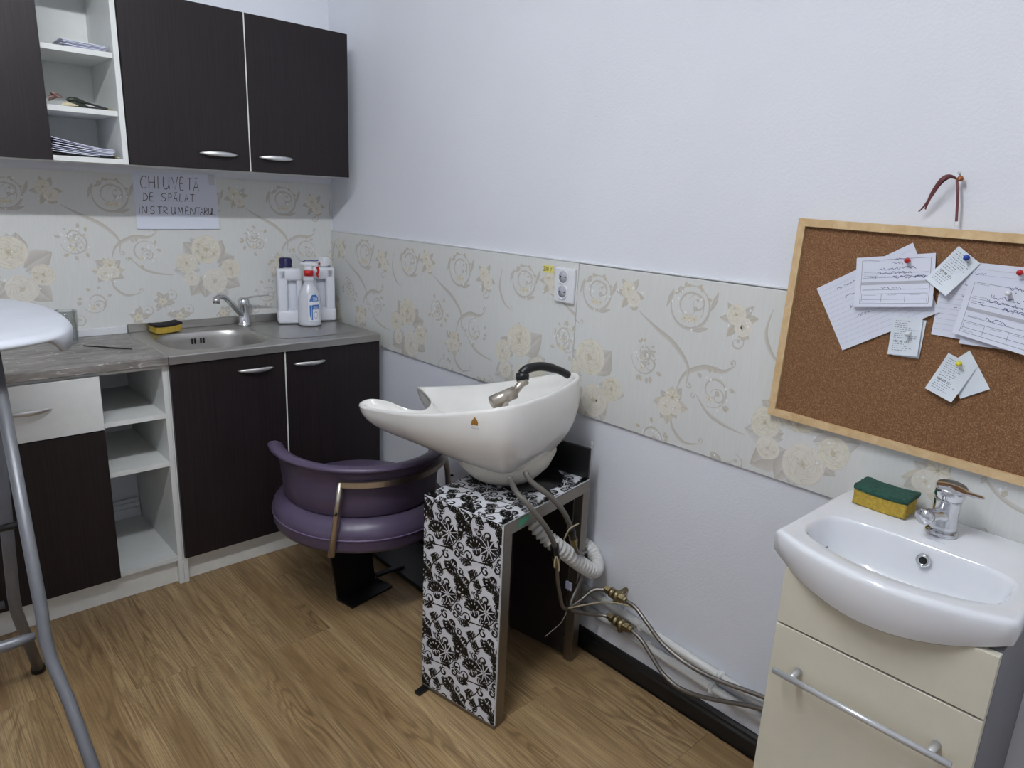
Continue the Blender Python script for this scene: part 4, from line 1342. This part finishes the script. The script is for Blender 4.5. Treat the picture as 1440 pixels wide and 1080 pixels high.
# black bent-plate foot, floor board
m = MB()
for p0, p1, n_ in (((-.495, -.895), (-.325, -.865), None),):
    d = Vector((p1[0] - p0[0], p1[1] - p0[1], 0)).normalized(); nn = Vector((d.y, -d.x, 0))
    a, b = Vector((p0[0], p0[1], 0)), Vector((p1[0], p1[1], 0))
    top = -.035
    A0, B0_ = a - d * .012 - nn * .05, b + d * .0 - nn * .05
    m.add([a + nn * 0, b, b + nn * .006, a + nn * .006], [])
    for lo, hi in (((a, b), (A0 + Vector((0, 0, .301)), B0_ + Vector((0, 0, .301)))),):
        vs = []
        for q in (lo[0], lo[1], hi[1], hi[0]): vs += [q, q + nn * .008]
        m.add(vs, [(0, 2, 4, 6), (1, 7, 5, 3), (0, 1, 3, 2), (2, 3, 5, 4), (4, 5, 7, 6), (6, 7, 1, 0)])
m.build('upright', 'black_paint', ch)
m = MB()
f0 = a - d * .002; f1 = b + d * .012
vs = []
for q in (f0, f1, f1 + nn * .085, f0 + nn * .085): vs += [q, q + Vector((0, 0, .008))]
m.add(vs, [(0, 2, 4, 6), (1, 7, 5, 3), (0, 1, 3, 2), (2, 3, 5, 4), (4, 5, 7, 6), (6, 7, 1, 0)])
m.build('foot', 'black_paint', ch)
MB().box(-.235, -.045, -1.365, -.66, 0, .018, .003).build('floor_board', 'black_board', ch)
m = MB().box(-.325, -.200, -.885, -.860, .0185, .030, .003)
m.build('link_bar', 'black_paint', ch)

# ------------------------------------------------------------------ supply and drain hoses of the shampoo unit
def hose(name, label, pts, r, mat, cat='hose', n=6, group=None, seg=10):
    return MB().tube(spline(pts, n), r, seg).solo(name, mat, label, cat, group)

def supply(label, pts, nutpos, tail):
    """grey rubber tail, knurled coupling, braided hose below"""
    t_ = thing('supply_hose', label, 'hose', pts[0], 0, 'water hoses of the shampoo basin')
    MB().tube(spline(pts, 6), .0075, 10).build('rubber_tail', 'grey_rubber', t_)
    a, b = Vector(nutpos[0]), Vector(nutpos[1])
    d = (b - a)
    m = MB().tube([a, a + d * .1, a + d * .35, a + d * .38, a + d * .62], [.011, .0125, .0125, .0105, .0105], 12)
    m.build('coupling', 'black_plastic', t_)
    MB().tube([a + d * .6, a + d * .78, a + d * .8, b], [.012, .012, .009, .009], 6, smooth=False).build('nut', 'brass', t_)
    MB().tube(spline(tail, 6), .0058, 10).build('braid', 'braided_hose', t_)
    return t_
supply('left grey water hose hanging from the shampoo basin to the floor bundle',
       [(-.395, -1.655, .700), (-.390, -1.675, .665), (-.378, -1.715, .635), (-.335, -1.74, .57), (-.298, -1.735, .515), (-.282, -1.728, .490)],
       ((-.284, -1.728, .497), (-.262, -1.722, .425)),
       [(-.262, -1.722, .428), (-.245, -1.712, .37), (-.215, -1.70, .30), (-.195, -1.695, .255), (-.165, -1.690, .235), (-.12, -1.70, .250), (-.085, -1.715, .277), (-.062, -1.74, .282)])
supply('right grey water hose hanging from the shampoo basin to the floor bundle',
       [(-.345, -1.66, .705), (-.338, -1.68, .68), (-.305, -1.715, .645), (-.270, -1.735, .60), (-.240, -1.735, .555), (-.228, -1.733, .530)],
       ((-.230, -1.733, .535), (-.198, -1.727, .468)),
       [(-.198, -1.727, .470), (-.180, -1.722, .44), (-.15, -1.712, .42), (-.10, -1.690, .40), (-.075, -1.67, .36), (-.105, -1.675, .29), (-.155, -1.69, .235), (-.11, -1.71, .205), (-.07, -1.735, .197), (-.056, -1.755, .196)])
# knotted ties on the couplings
MB().tube(spline([(-.290, -1.741, .470), (-.300, -1.747, .448), (-.296, -1.747, .440)], 4), .0022, 6).tube(spline([(-.286, -1.741, .468), (-.284, -1.750, .440), (-.286, -1.752, .428)], 4), .0022, 6).solo('cable_tie', 'beige_wire', 'beige tie knotted round the left hose coupling', 'tie')
MB().tube(spline([(-.262, -1.742, .512), (-.254, -1.752, .545), (-.232, -1.757, .553), (-.214, -1.748, .548)], 4), .0022, 6).solo('cable_tie', 'beige_wire', 'beige tie looped round the right hose coupling', 'tie')

# corrugated drain hose
pts = spline([(-.235, -1.56, .555), (-.255, -1.61, .515), (-.240, -1.66, .475), (-.200, -1.685, .435), (-.145, -1.695, .385), (-.095, -1.70, .345), (-.055, -1.695, .325), (-.030, -1.675, .340), (-.026, -1.645, .365), (-.034, -1.615, .375)], 26)
R = []
for i in range(len(pts)):
    k = i / (len(pts) - 1)
    R.append(.0215 + .0034 * math.sin(i * 2 * PI / 6.0) * (1 if k < .62 else .25))
MB().tube(pts, R, 20).solo('drain_hose', 'corrugated_grey', 'pale corrugated drain hose looping out of the stand', 'hose')

# thin wires through the bundle
hose('wire', 'thin beige wire sticking out across the brass valves', [(-.175, -1.70, .243), (-.13, -1.73, .253), (-.08, -1.77, .262), (-.055, -1.83, .268), (-.05, -1.868, .263)], .0022, 'beige_wire', 'wire')
hose('wire', 'thin grey wire end pointing left below the hose bundle', [(-.178, -1.698, .232), (-.205, -1.703, .210), (-.235, -1.70, .196), (-.262, -1.695, .182)], .0014, 'grey_rubber', 'wire')
MB().box(-.196, -.190, -1.722, -1.700, .318, .342, .001).solo('hose_tag', 'paper_grey', 'small grey tag clipped to the braided hose bundle', 'tag')

# brass valves on the wall, braided hoses running to the washbasin
def valve(label, a, b):
    a, b = Vector(a), Vector(b)
    d = b - a
    t_ = thing('brass_valve', label, 'valve', tuple(a), 0, 'brass valves on the right wall')
    MB().tube([a, a + d * .10, a + d * .12, a + d * .24], [.010, .010, .013, .013], 6, smooth=False).build('inlet_nut', 'brass', t_)
    MB().tube([a + d * .22, a + d * .27, a + d * .29, a + d * .40, a + d * .41, a + d * .45, a + d * .46, a + d * .66, a + d * .68], [.011, .011, .0155, .0155, .0140, .0140, .0162, .0162, .012], 16).build('body', 'brass', t_)
    MB().tube([a + d * .66, a + d * .74, a + d * .76, a + d * .88, a + d * .90, b], [.012, .012, .0145, .0145, .0105, .0105], 6, smooth=False).build('outlet_nut', 'brass', t_)
    c = a + d * .55
    MB().tube([c, c + Vector((0, 0, -.026))], [.009, .008], 10).build('drain_boss', 'brass', t_)
    MB().tube([c, Vector((-.001, c.y + .004, c.z - (.002 if c.z > .24 else .030)))], .008, 10).build('wall_stub', 'brass', t_)
    return t_
valve('upper brass valve on the right wall beside the stand', (-.058, -1.738, .284), (-.050, -1.812, .274))
valve('lower brass valve on the right wall beside the stand', (-.052, -1.752, .196), (-.048, -1.842, .190))
hose('braided_hose', 'upper braided hose from the brass valve to the washbasin cabinet', [(-.050, -1.815, .274), (-.050, -1.85, .270), (-.055, -1.90, .245), (-.055, -1.955, .212), (-.05, -2.03, .190), (-.045, -2.12, .190), (-.04, -2.25, .213), (-.04, -2.385, .236)], .0062, 'braided_hose', 'hose', group='braided hoses to the washbasin')
hose('braided_hose', 'lower braided hose sagging over the black skirting to the washbasin cabinet', [(-.048, -1.842, .190), (-.050, -1.88, .180), (-.052, -1.925, .148), (-.052, -1.965, .118), (-.05, -2.02, .103), (-.048, -2.10, .120), (-.045, -2.25, .180), (-.045, -2.385, .215)], .0062, 'braided_hose', 'hose', group='braided hoses to the washbasin')

# white plastic pipes low on the right wall
pp = thing('water_pipe', 'upper white plastic pipe along the right wall above the skirting', 'pipe', (-.012, -2.05, .17), 0, 'white pipes on the right wall')
MB().tube([(-.0135, -1.60, .214), (-.0135, -2.385, .162)], .0125, 14).build('pipe', 'pvc_white', pp)
for y in (-1.85, -2.12):
    z = .214 - .052 * (abs(y) - 1.60) / .785
    MB().box(-.027, -.0005, y - .008, y + .008, z - .015, z + .015, .004).build('clip', 'pvc_white', pp)
pp = thing('water_pipe', 'lower white plastic pipe along the right wall above the skirting', 'pipe', (-.012, -2.05, .13), 0, 'white pipes on the right wall')
MB().tube([(-.0135, -1.62, .150), (-.0135, -2.385, .124)], .0125, 14).build('pipe', 'pvc_white', pp)
for y in (-1.88, -2.10):
    z = .150 - .026 * (abs(y) - 1.62) / .765
    MB().box(-.027, -.0005, y - .008, y + .008, z - .015, z + .015, .004).build('clip', 'pvc_white', pp)
MB().tube(spline([(-.006, -1.600, .700), (-.006, -1.597, .60), (-.006, -1.60, .45), (-.006, -1.598, .24)], 6), .0045, 8).solo('white_cable', 'pvc_white', 'thin white cable running down the right wall behind the stand', 'cable')
hose('grey_hose', 'thin grey hose hanging behind the stand beside the white cable', [(-.10, -1.50, .735), (-.075, -1.525, .70), (-.052, -1.556, .63), (-.045, -1.572, .50), (-.05, -1.57, .38)], .0058, 'grey_rubber')

# ------------------------------------------------------------------ double socket
so = thing('wall_socket', 'white vertical double power socket on the wall board seam', 'socket', (-.01, -1.455, 1.102))
MB().box(-.019, -.0082, -1.494, -1.413, 1.108, 1.212, .004, 2).build('plate', 'white_plastic', so)
for z in (1.185, 1.140):
    X = Matrix.Translation((-.019, -1.449, z)) @ Matrix.Rotation(-PI / 2, 4, 'Y')
    MB().lathe([(.0, .0012), (.0175, .0012), (.0195, .0030), (.0215, .0030), (.0225, .0005)], 0, 0, 28, mtx=X).build('well', 'white_plastic', so)
    MB().lathe([(.0, .0014), (.0172, .0014), (.0172, .0018), (0, .0018)], 0, 0, 28, mtx=X).build('well_shade', 'ink_band', so)
    for dy in (-.0095, .0095):
        MB().lathe([(0, .0019), (.0026, .0019), (.0026, .0023), (0, .0023)], 0, dy, 10, mtx=X).build('hole', 'dark_gap', so)
sk2 = thing('voltage_sticker', 'yellow 230 V sticker on the wall board beside the socket', 'sticker', (-.009, -1.375, 1.192))
MB().box(-.0098, -.0086, -1.397, -1.350, 1.190, 1.212, .0004).build('label_sheet', 'yellow_sticker', sk2)
m = MB()
strokes(m, letters([('2', 1.354, 1.195, .006, .012), ('3', 1.362, 1.195, .006, .012), ('0', 1.370, 1.195, .006, .012), ('V', 1.383, 1.195, .007, .012)]), lambda u, v, w: (-.0099 - w, -u, v), .0009, .0002)
m.build('lettering', 'ink_black', sk2)

# ------------------------------------------------------------------ cork board
BT = math.radians(1.0)
BO = Vector((0, -2.159, 1.393))            # top-left outer corner
def bfn(u, v, w):
    """u to the right along the board, v upwards from the top edge (negative), w out of the wall"""
    c, s_ = math.cos(BT), math.sin(BT)
    return (-.0088 - w, BO.y - (u * c + v * s_), BO.z + (-u * s_ + v * c))
BW, BH = .62, .456
kb = thing('cork_board', 'cork pinboard with pale wooden frame hung on the right wall', 'board', (-.01, -2.47, .93))
FWD = .0165
def bprism(poly, w0, w1, name, mat, parent):
    m = MB()
    n = len(poly)
    vs = [bfn(u, v, w0) for u, v in poly] + [bfn(u, v, w1) for u, v in poly]
    m.add(vs, [tuple(range(n - 1, -1, -1)), tuple(range(n, 2 * n))] + [(i, (i + 1) % n, n + (i + 1) % n, n + i) for i in range(n)])
    return m.build(name, mat, parent)
bprism([(FWD - .003, -FWD + .003), (BW - FWD + .003, -FWD + .003), (BW - FWD + .003, -BH + FWD - .003), (FWD - .003, -BH + FWD - .003)], .001, .0095, 'cork_sheet', 'cork', kb)
g = .0002
bprism([(0, 0), (BW, 0), (BW - FWD, -FWD), (FWD, -FWD)], 0, .018, 'frame_rail', 'pine', kb)
bprism([(0, -BH), (FWD, -BH + FWD), (BW - FWD, -BH + FWD), (BW, -BH)], 0, .018, 'frame_rail', 'pine', kb)
bprism([(0, -g), (FWD, -FWD - g), (FWD, -BH + FWD + g), (0, -BH + g)], 0, .018, 'frame_stile', 'pine', kb)
bprism([(BW, -g), (BW, -BH + g), (BW - FWD, -BH + FWD + g), (BW - FWD, -FWD - g)], 0, .018, 'frame_stile', 'pine', kb)

# hanging ribbon, ring and nail
rb = thing('hanging_ribbon', 'dark red satin ribbon tied to a nail above the cork board', 'ribbon', (-.012, -2.465, 1.40))
def flat_strip(pts, wd, name, mat, parent, t=.0008):
    P_ = [Vector(p) for p in spline(pts, 8)]
    loops = []
    for i, p in enumerate(P_):
        a = P_[max(0, i - 1)]; b = P_[min(len(P_) - 1, i + 1)]
        d = (b - a).normalized(); nrm = Vector((-1, 0, 0)); sd = d.cross(nrm).normalized()
        wv = wd(i / (len(P_) - 1)) if callable(wd) else wd
        loops.append([p + sd * wv, p + sd * wv + nrm * t, p - sd * wv + nrm * t, p - sd * wv])
    return MB().loft(loops, True, True, True, False).build(name, mat, parent)
flat_strip([(-.016, -2.452, 1.478), (-.018, -2.459, 1.45), (-.016, -2.465, 1.402)], .0024, 'strap', 'satin_ribbon', rb)
flat_strip([(-.017, -2.453, 1.4795), (-.026, -2.441, 1.485), (-.030, -2.430, 1.478), (-.024, -2.417, 1.455), (-.018, -2.409, 1.432), (-.013, -2.406, 1.422)], lambda t: .0014 + .0022 * math.sin(PI * min(1, t * 1.1)), 'tail', 'satin_ribbon', rb)
flat_strip([(-.017, -2.453, 1.479), (-.022, -2.441, 1.482), (-.026, -2.428, 1.47), (-.022, -2.414, 1.444), (-.016, -2.402, 1.425), (-.014, -2.395, 1.417)], lambda t: .0012 + .0012 * math.sin(PI * min(1, t * 1.1)), 'tail', 'satin_ribbon', rb)
MB().lathe([(0, 1.4755), (.004, 1.476), (.0062, 1.480), (.004, 1.485), (0, 1.4855)], -.016, -2.457, 12).build('knot', 'copper_knot', rb)
ns = thing('nail', 'grey steel nail in the wall above the cork board', 'nail', (-.01, -2.455, 1.48))
MB().tube([(.0, -2.4545, 1.481), (-.020, -2.455, 1.4905)], .0014, 8).build('shank', 'aluminium', ns)
MB().tube([(-.0198, -2.455, 1.4903), (-.0214, -2.455, 1.4911)], .003, 10).build('head', 'aluminium', ns)
c_ = Vector((-.016, -2.466, 1.3975))
MB().tube([c_ + Vector((0, .004 * math.cos(2 * PI * k / 16), .004 * math.sin(2 * PI * k / 16))) for k in range(17)], .0007, 6, False).solo('hook_ring', 'aluminium', 'small steel ring at the lower end of the ribbon', 'ring')

# papers pinned on the board: corners (y, z) clockwise from the top left, height above the cork
def paper(name, label, cat, q, w0, mat, lift=.004, group='papers pinned to the cork board', fold=False, seed=1):
    t_ = thing(name, label, cat, (-.02, sum(p[0] for p in q) / 4, min(p[1] for p in q)), 0, group)
    (a, b, c, d) = [Vector((0, p[0], p[1])) for p in q]
    def S(u, v, w=0.0):
        """u right 0..1, v down 0..1"""
        p = a.lerp(b, u).lerp(d.lerp(c, u), v)
        x = -.0088 - .0100 - w0 - lift * (v ** 2) * (.6 + .5 * u) - w
        return Vector((x, p.y, p.z))
    m = MB(); N_ = 8
    F_ = [[S(i / N_, j / N_, .0003) for i in range(N_ + 1)] for j in range(N_ + 1)]
    B_ = [[S(i / N_, j / N_, 0) for i in range(N_ + 1)] for j in range(N_ + 1)]
    m.loft([F_[j] + B_[j][::-1] for j in range(N_ + 1)], True, True, True, False)
    m.build('sheet', mat, t_)
    return t_, S
def marks(t_, S, lines, mat, wd, name='print', W=.15, H=.11):
    """lines in sheet millimetre-like units (u, v) both 0..1"""
    m = MB()
    def fn(u, v, w): return S(u / W, 1 - v / H, .0006 + w)
    strokes(m, [[(x * W, (1 - y) * H) for x, y in L] for L in lines], fn, wd)
    m.build(name, mat, t_)
def dense(L, n=6):
    return [(L[0][0] + (L[-1][0] - L[0][0]) * i / n, L[0][1] + (L[-1][1] - L[0][1]) * i / n) for i in range(n + 1)]

def lined_note(label, q, w0, seed, n=13, text=4, lift=.004):
    t_, S = paper('lined_note', label, 'paper', q, w0, 'paper', lift)
    r = random.Random(seed)
    marks(t_, S, [dense([(.02, .08 + .9 * k / n), (.98, .08 + .9 * k / n)]) for k in range(n)], 'ink_rule', .0004, 'ruling', .2, .14)
    L_ = []
    for k in range(text):
        for g_ in scribble(.18 + r.uniform(0, .1), .12 + .16 * k, r.uniform(.12, .22), .035, r): L_.append([(x, y) for x, y in g_])
    marks(t_, S, L_, 'ink_blue', .00045, 'handwriting', .2, .14)
    return t_
lined_note('lined note slanting out behind the left form on the cork board', [(-2.219, 1.244), (-2.397, 1.357), (-2.469, 1.228), (-2.297, 1.119)], .0003, 1)
lined_note('lined note at the right behind the larger form on the cork board', [(-2.460, 1.330), (-2.605, 1.327), (-2.622, 1.180), (-2.462, 1.183)], .0004, 2)
def form(label, q, w0, seed, lift=.010):
    t_, S = paper('receipt_form', label, 'paper', q, w0, 'paper', lift)
    r = random.Random(seed)
    L_ = [dense([(.08, .07), (.95, .07)]), dense([(.08, .93), (.95, .93)]), dense([(.08, .07), (.08, .93)]), dense([(.95, .07), (.95, .93)])]
    for v in (.34, .42, .66): L_.append(dense([(.10, v), (.93, v)]))
    for v in (.74, .85): L_.append(dense([(.10, v), (.93, v)]))
    for u in (.10, .36, .66, .93): L_.append(dense([(u, .74), (u, .90)], 3))
    marks(t_, S, L_, 'ink_grey', .0004, 'form_lines')
    marks(t_, S, [dense([(.08, .53), (.95, .53)])], 'ink_band', .0032, 'grey_band')
    T_ = []
    for u, v in ((.11, .10), (.11, .31), (.11, .39), (.12, .65), (.13, .77), (.43, .77), (.72, .77), (.12, .905)):
        x = u
        while x < u + r.uniform(.12, .2): T_.append([(x, v), (x + .008, v - .012), (x + .014, v)]); x += .018
    marks(t_, S, T_, 'ink_grey', .0003, 'small_print')
    Hh = []
    for u, v, l, h in ((.50, .10, .2, .05), (.48, .18, .14, .05), (.32, .28, .46, .055), (.28, .36, .46, .05), (.20, .44, .10, .05), (.50, .44, .42, .05), (.50, .45, .42, .05), (.34, .66, .28, .055)):
        for g_ in scribble(u, v - h, l, h, r): Hh.append(g_)
    marks(t_, S, Hh, 'ink_blue', .00055, 'handwriting')
    return t_
form('filled-in payment form under the red pin at the left', [(-2.296, 1.318), (-2.443, 1.341), (-2.458, 1.238), (-2.308, 1.216)], .0055, 5)
paper('receipt_form', 'plain slip showing below the form with the white pin', 'paper', [(-2.517, 1.298), (-2.637, 1.298), (-2.637, 1.177), (-2.514, 1.174)], .005, 'paper', .003)
form('filled-in payment form under the white pin at the right', [(-2.510, 1.302), (-2.640, 1.292), (-2.636, 1.171), (-2.501, 1.194)], .0085, 8)
def receipt(label, q, w0, seed, total, lift=.008):
    t_, S = paper('till_receipt', label, 'receipt', q, w0, 'receipt_paper', lift)
    r = random.Random(seed)
    T_ = []
    for k in range(15):
        v = .10 + .055 * k
        if k in (9, 10): continue
        x = .12
        e = r.uniform(.45, .86)
        while x < e:
            l = r.uniform(.02, .09)
            T_.append([(x, v), (x + l, v)]); x += l + r.uniform(.02, .05)
    marks(t_, S, T_, 'ink_grey', .00055, 'print', .055, .078)
    m = MB()
    seq = []
    for i, c in enumerate(total):
        if c != ' ': seq.append((c, .007 + .0030 * i, .078 * (1 - .66), .0021, .0042))
    def fn(u, v, w): return S(u / .055, 1 - v / .078, .0007 + w)
    strokes(m, letters(seq), fn, .00035)
    m.build('total_line', 'ink_black', t_)
    return t_
receipt('till receipt tilted under the blue pin on the cork board', [(-2.479, 1.357), (-2.520, 1.328), (-2.478, 1.262), (-2.434, 1.290)], .0025, 3, '120,00 LEI', .014)
paper('till_receipt', 'blank slip peeking out behind the receipt with the white pin', 'receipt', [(-2.395, 1.206), (-2.449, 1.208), (-2.449, 1.130), (-2.399, 1.128)], .0016, 'receipt_paper', .001)
receipt('till receipt hanging under the white pin at the middle', [(-2.387, 1.208), (-2.443, 1.210), (-2.447, 1.135), (-2.390, 1.129)], .0045, 7, '100,00 LEI', .004)
paper('till_receipt', 'blank slip slanting behind the receipt with the yellow pin', 'receipt', [(-2.496, 1.124), (-2.533, 1.163), (-2.580, 1.097), (-2.535, 1.067)], .0006, 'receipt_paper', .003)
receipt('till receipt slanting under the yellow pin on the cork board', [(-2.499, 1.152), (-2.551, 1.133), (-2.524, 1.058), (-2.472, 1.075)], .0035, 9, '100,00 LEI', .009)

def pin(label, y, z, mat, w0):
    t_ = thing('push_pin', label, 'pin', (-.03, y, z), 0, 'push pins on the cork board')
    X = Matrix.Translation((-.0188 - w0, y, z)) @ Matrix.Rotation(-PI / 2, 4, 'Y') @ Matrix.Rotation(.12, 4, 'X')
    MB().lathe([(0, .004), (.0046, .004), (.0046, .0052), (.0026, .0062), (.0022, .0115), (.0036, .0130), (.0050, .0136), (.0050, .0152), (0, .0156)], 0, 0, 16, mtx=X).build('head', mat, t_)
    MB().lathe([(0, -.006), (.0006, -.004), (.0006, .004), (0, .0041)], 0, 0, 8, mtx=X).build('needle', 'aluminium', t_)
pin('red push pin holding the left payment form', -2.396, 1.322, 'red_plastic', .003)
pin('blue push pin holding the tilted till receipt', -2.497, 1.337, 'blue_plastic', .001)
pin('white push pin holding the right payment form', -2.576, 1.280, 'white_plastic', .007)
pin('red push pin at the right edge holding the lined note', -2.585, 1.318, 'red_plastic', -.001)
pin('white push pin holding the middle till receipt', -2.422, 1.178, 'white_plastic', .003)
pin('yellow push pin holding the lower till receipt', -2.521, 1.136, 'yellow_plastic', .002)

# ------------------------------------------------------------------ washbasin cabinet and ceramic washbasin
VY0, VY1, VXF = -2.395, -2.744, -.366
va = thing('washbasin_cabinet', 'cream fronted cabinet under the ceramic washbasin', 'cabinet', (-.19, -2.57, 0))
for y in (VY0 - .016, VY1):
    MB().box(VXF + .018, -.004, y, y + .016, .0, .760, .001).build('side_panel', 'grey_carcass', va)
MB().box(VXF + .018, -.004, VY1 + .016, VY0 - .016, .06, .076).build('bottom_panel', 'grey_carcass', va)
MB().box(-.012, -.004, VY1 + .016, VY0 - .016, .076, .70).build('back_panel', 'grey_carcass', va)
MB().box(VXF + .040, VXF + .052, VY1 + .016, VY0 - .016, .001, .06).build('plinth', 'grey_carcass', va)
MB().box(VXF, VXF + .017, VY1 + .0005, VY0 - .0005, .6440, .758, .0006).build('drawer_front', 'cream_front', va)
MB().box(VXF + .0172, VXF + .030, VY1 + .016, VY0 - .016, .62, .66).build('seam_shade_strip', 'dark_gap', va)  # near-black strip added behind the drawer seam, stands for the shade in the gap
dd = MB().box(VXF, VXF + .017, VY1 + .0005, VY0 - .0005, .062, .6395, .0006).build('door', 'cream_front', va)
m = MB()
m.tube([(VXF - .034, -2.418, .562), (VXF - .034, -2.722, .562)], .0062, 14)
hd = m.build('bar_handle', 'satin_bar', dd)
for y in (-2.452, -2.690):
    MB().tube([(VXF + .0005, y, .562), (VXF - .034, y, .562)], [.0075, .0055], 12).build('handle_post', 'satin_bar', dd)

wb = thing('washbasin', 'white ceramic washbasin with bowed front on the cream cabinet', 'washbasin', (-.2, -2.556, .72))
YC = -2.556
pl_ = []
NF = 20
def front_x(t): return -.347 - .056 * (1 - t * t)
plan = []
for i in range(NF + 1):
    t = -1 + 2 * i / NF
    plan.append((front_x(t), YC - t * .198))
# plan starts at the left (far) front corner t=-1 (y = YC + .198) and runs to the right corner, then round the back
HW = .198
plan = [(front_x(-1 + 2 * i / NF), YC + HW - 2 * HW * i / NF) for i in range(NF + 1)]
plan += [(-.347 + (.347 - .0095) * k / 8, YC - HW) for k in range(1, 9)]
plan += [(-.0095, YC - HW + 2 * HW * k / 12) for k in range(1, 13)]
plan += [(-.0095 - (.347 - .0095) * k / 8, YC + HW) for k in range(1, 8)]
bx_, by_ = -.255, YC
def pshift(d, z, f=None):
    """inset the plan by d metres towards the basin centre"""
    L = []
    for x, y in plan:
        cxx = -.185
        sx_ = 1 - d / .185
        sy_ = 1 - d / HW
        L.append((cxx + (x - cxx) * sx_, YC + (y - YC) * sy_, z if f is None else f(x, y)))
    return L
def apron(x, y):
    """bottom edge of the basin: deep bow in the middle of the front, shallow at the sides"""
    t = (y - YC) / HW
    k = max(0, min(1, (-x - .30) / .05))
    return .772 - .040 * (1 - t * t) * k
bw = rrect(1, 1, 2.6)
def bowl_loop(k, z, dx=0.0):
    L = []
    for x, y in plan:
        a = math.atan2((y - YC) / HW, (x + .25) / .13)
        c, s_ = math.cos(a), math.sin(a)
        r = (abs(c) ** 4.6 + abs(s_) ** 4.6) ** (-1 / 4.6)
        ex = .068 if c < 0 else .078
        hx = ex * k * r * c
        bow = -.038 * (1 - min(1, (s_ * r) ** 2)) if c < 0 else 0
        L.append((-.255 + dx + hx + bow * k * abs(c), YC + .166 * k * r * s_, z))
    return L
m = MB()
under = [bowl_loop(.2, .712), bowl_loop(.6, .715), bowl_loop(.78, .725), bowl_loop(.86, .746), bowl_loop(.92, .764), pshift(.036, .767), pshift(.030, 0, lambda x, y: apron(x, y) + .006), pshift(.006, 0, lambda x, y: apron(x, y) - .002), pshift(.001, 0, lambda x, y: apron(x, y) + .004), pshift(0, .795), pshift(0, .806), pshift(.002, .8125), pshift(.006, .8155), pshift(.011, .8160)]
rimin = [bowl_loop(1.03, .8157), bowl_loop(1.0, .8135), bowl_loop(.975, .806), bowl_loop(.94, .785), bowl_loop(.88, .755), bowl_loop(.78, .735), bowl_loop(.6, .724), bowl_loop(.2, .720)]
m.loft(under + rimin, True, True)
m.build('basin', 'white_ceramic', wb)
X = Matrix.Translation((-.1870, -2.572, .788)) @ Matrix.Rotation(-PI / 2 + .25, 4, 'Y')
MB().lathe([(.0065, .001), (.0065, .003), (.0085, .0048), (.0115, .0040), (.013, .001)], 0, 0, 24, mtx=X).build('overflow_ring', 'chrome', wb)
MB().lathe([(0, .0012), (.0090, .0012), (.0068, .0016), (0, .0016)], 0, 0, 20, mtx=X).build('overflow_hole', 'dark_gap', wb)
MB().lathe([(0, .7205), (.020, .7205), (.021, .7225), (.016, .7245), (0, .7235)], -.25, YC, 22).build('drain', 'chrome', wb)
m = MB(); strokes(m, [[(x, .0), (x + .002, .003), (x + .004, 0)] for x in [.0045 * k for k in range(7)]], lambda u, v, w: (-.147 + v * .8, -2.560 - u, .8164), .0004)
m.build('maker_mark', 'ink_grey', wb)

fx, fy = -.098, -2.570
fa = thing('basin_tap', 'chrome single-lever tap on the ceramic washbasin', 'tap', (fx, fy, .8163))
Z = .8163
MB().lathe([(0, Z), (.0285, Z), (.0285, Z + .005), (.026, Z + .008), (0, Z + .008)], fx, fy, 28).build('base_ring', 'chrome', fa)
MB().lathe([(0, Z + .006), (.0245, Z + .006), (.0235, Z + .02), (.0225, Z + .05), (.0235, Z + .066), (.0245, Z + .070), (.0235, Z + .074), (0, Z + .074)], fx, fy, 32).build('body', 'chrome', fa)
Xc = Matrix.Translation((fx, fy, Z + .074)) @ Matrix.Rotation(-.13, 4, 'Y') @ Matrix.Rotation(0.10, 4, 'X')
MB().lathe([(0, .0), (.0235, .0), (.0265, .006), (.0275, .022), (.0265, .0255), (.0, .0275)], 0, 0, 32, mtx=Xc).build('cap', 'chrome', fa)
MB().tube(spline([Xc @ Vector((0, -.018, .020)), Xc @ Vector((.004, -.032, .022)), Xc @ Vector((.006, -.047, .022)), Xc @ Vector((.006, -.053, .021))], 4), [.012, .0115, .011, .010, .009, .0085, .008, .008, .008, .008, .0075, .007, .005], 12, flat=.9, up=(0, 0, 1)).build('lever', 'chrome', fa) if False else None
m = MB()
loops = []
for k in range(9):
    t = k / 8
    c = Xc @ Vector((.003 * t, -.018 - .036 * t, .021 + .002 * t))
    wv = .013 - .005 * t
    hv = .0038 - .0012 * t
    if k == 8: wv *= .5; hv *= .5
    loops.append([c + Vector((wv * math.cos(2 * PI * q / 12), 0, hv * math.sin(2 * PI * q / 12))) for q in range(12)])
m.loft(loops, True, True)
m.build('lever', 'chrome', fa)
MB().tube(spline([(fx - .012, fy, Z + .040), (fx - .030, fy + .006, Z + .045), (fx - .045, fy + .012, Z + .046), (fx - .058, fy + .018, Z + .045)], 5), [.0135] * 6 + [.013] * 10, 16).build('spout', 'chrome', fa)
MB().tube([(fx - .050, fy + .016, Z + .046), (fx - .064, fy + .020, Z + .044)], .0150, 16).build('aerator', 'chrome', fa)
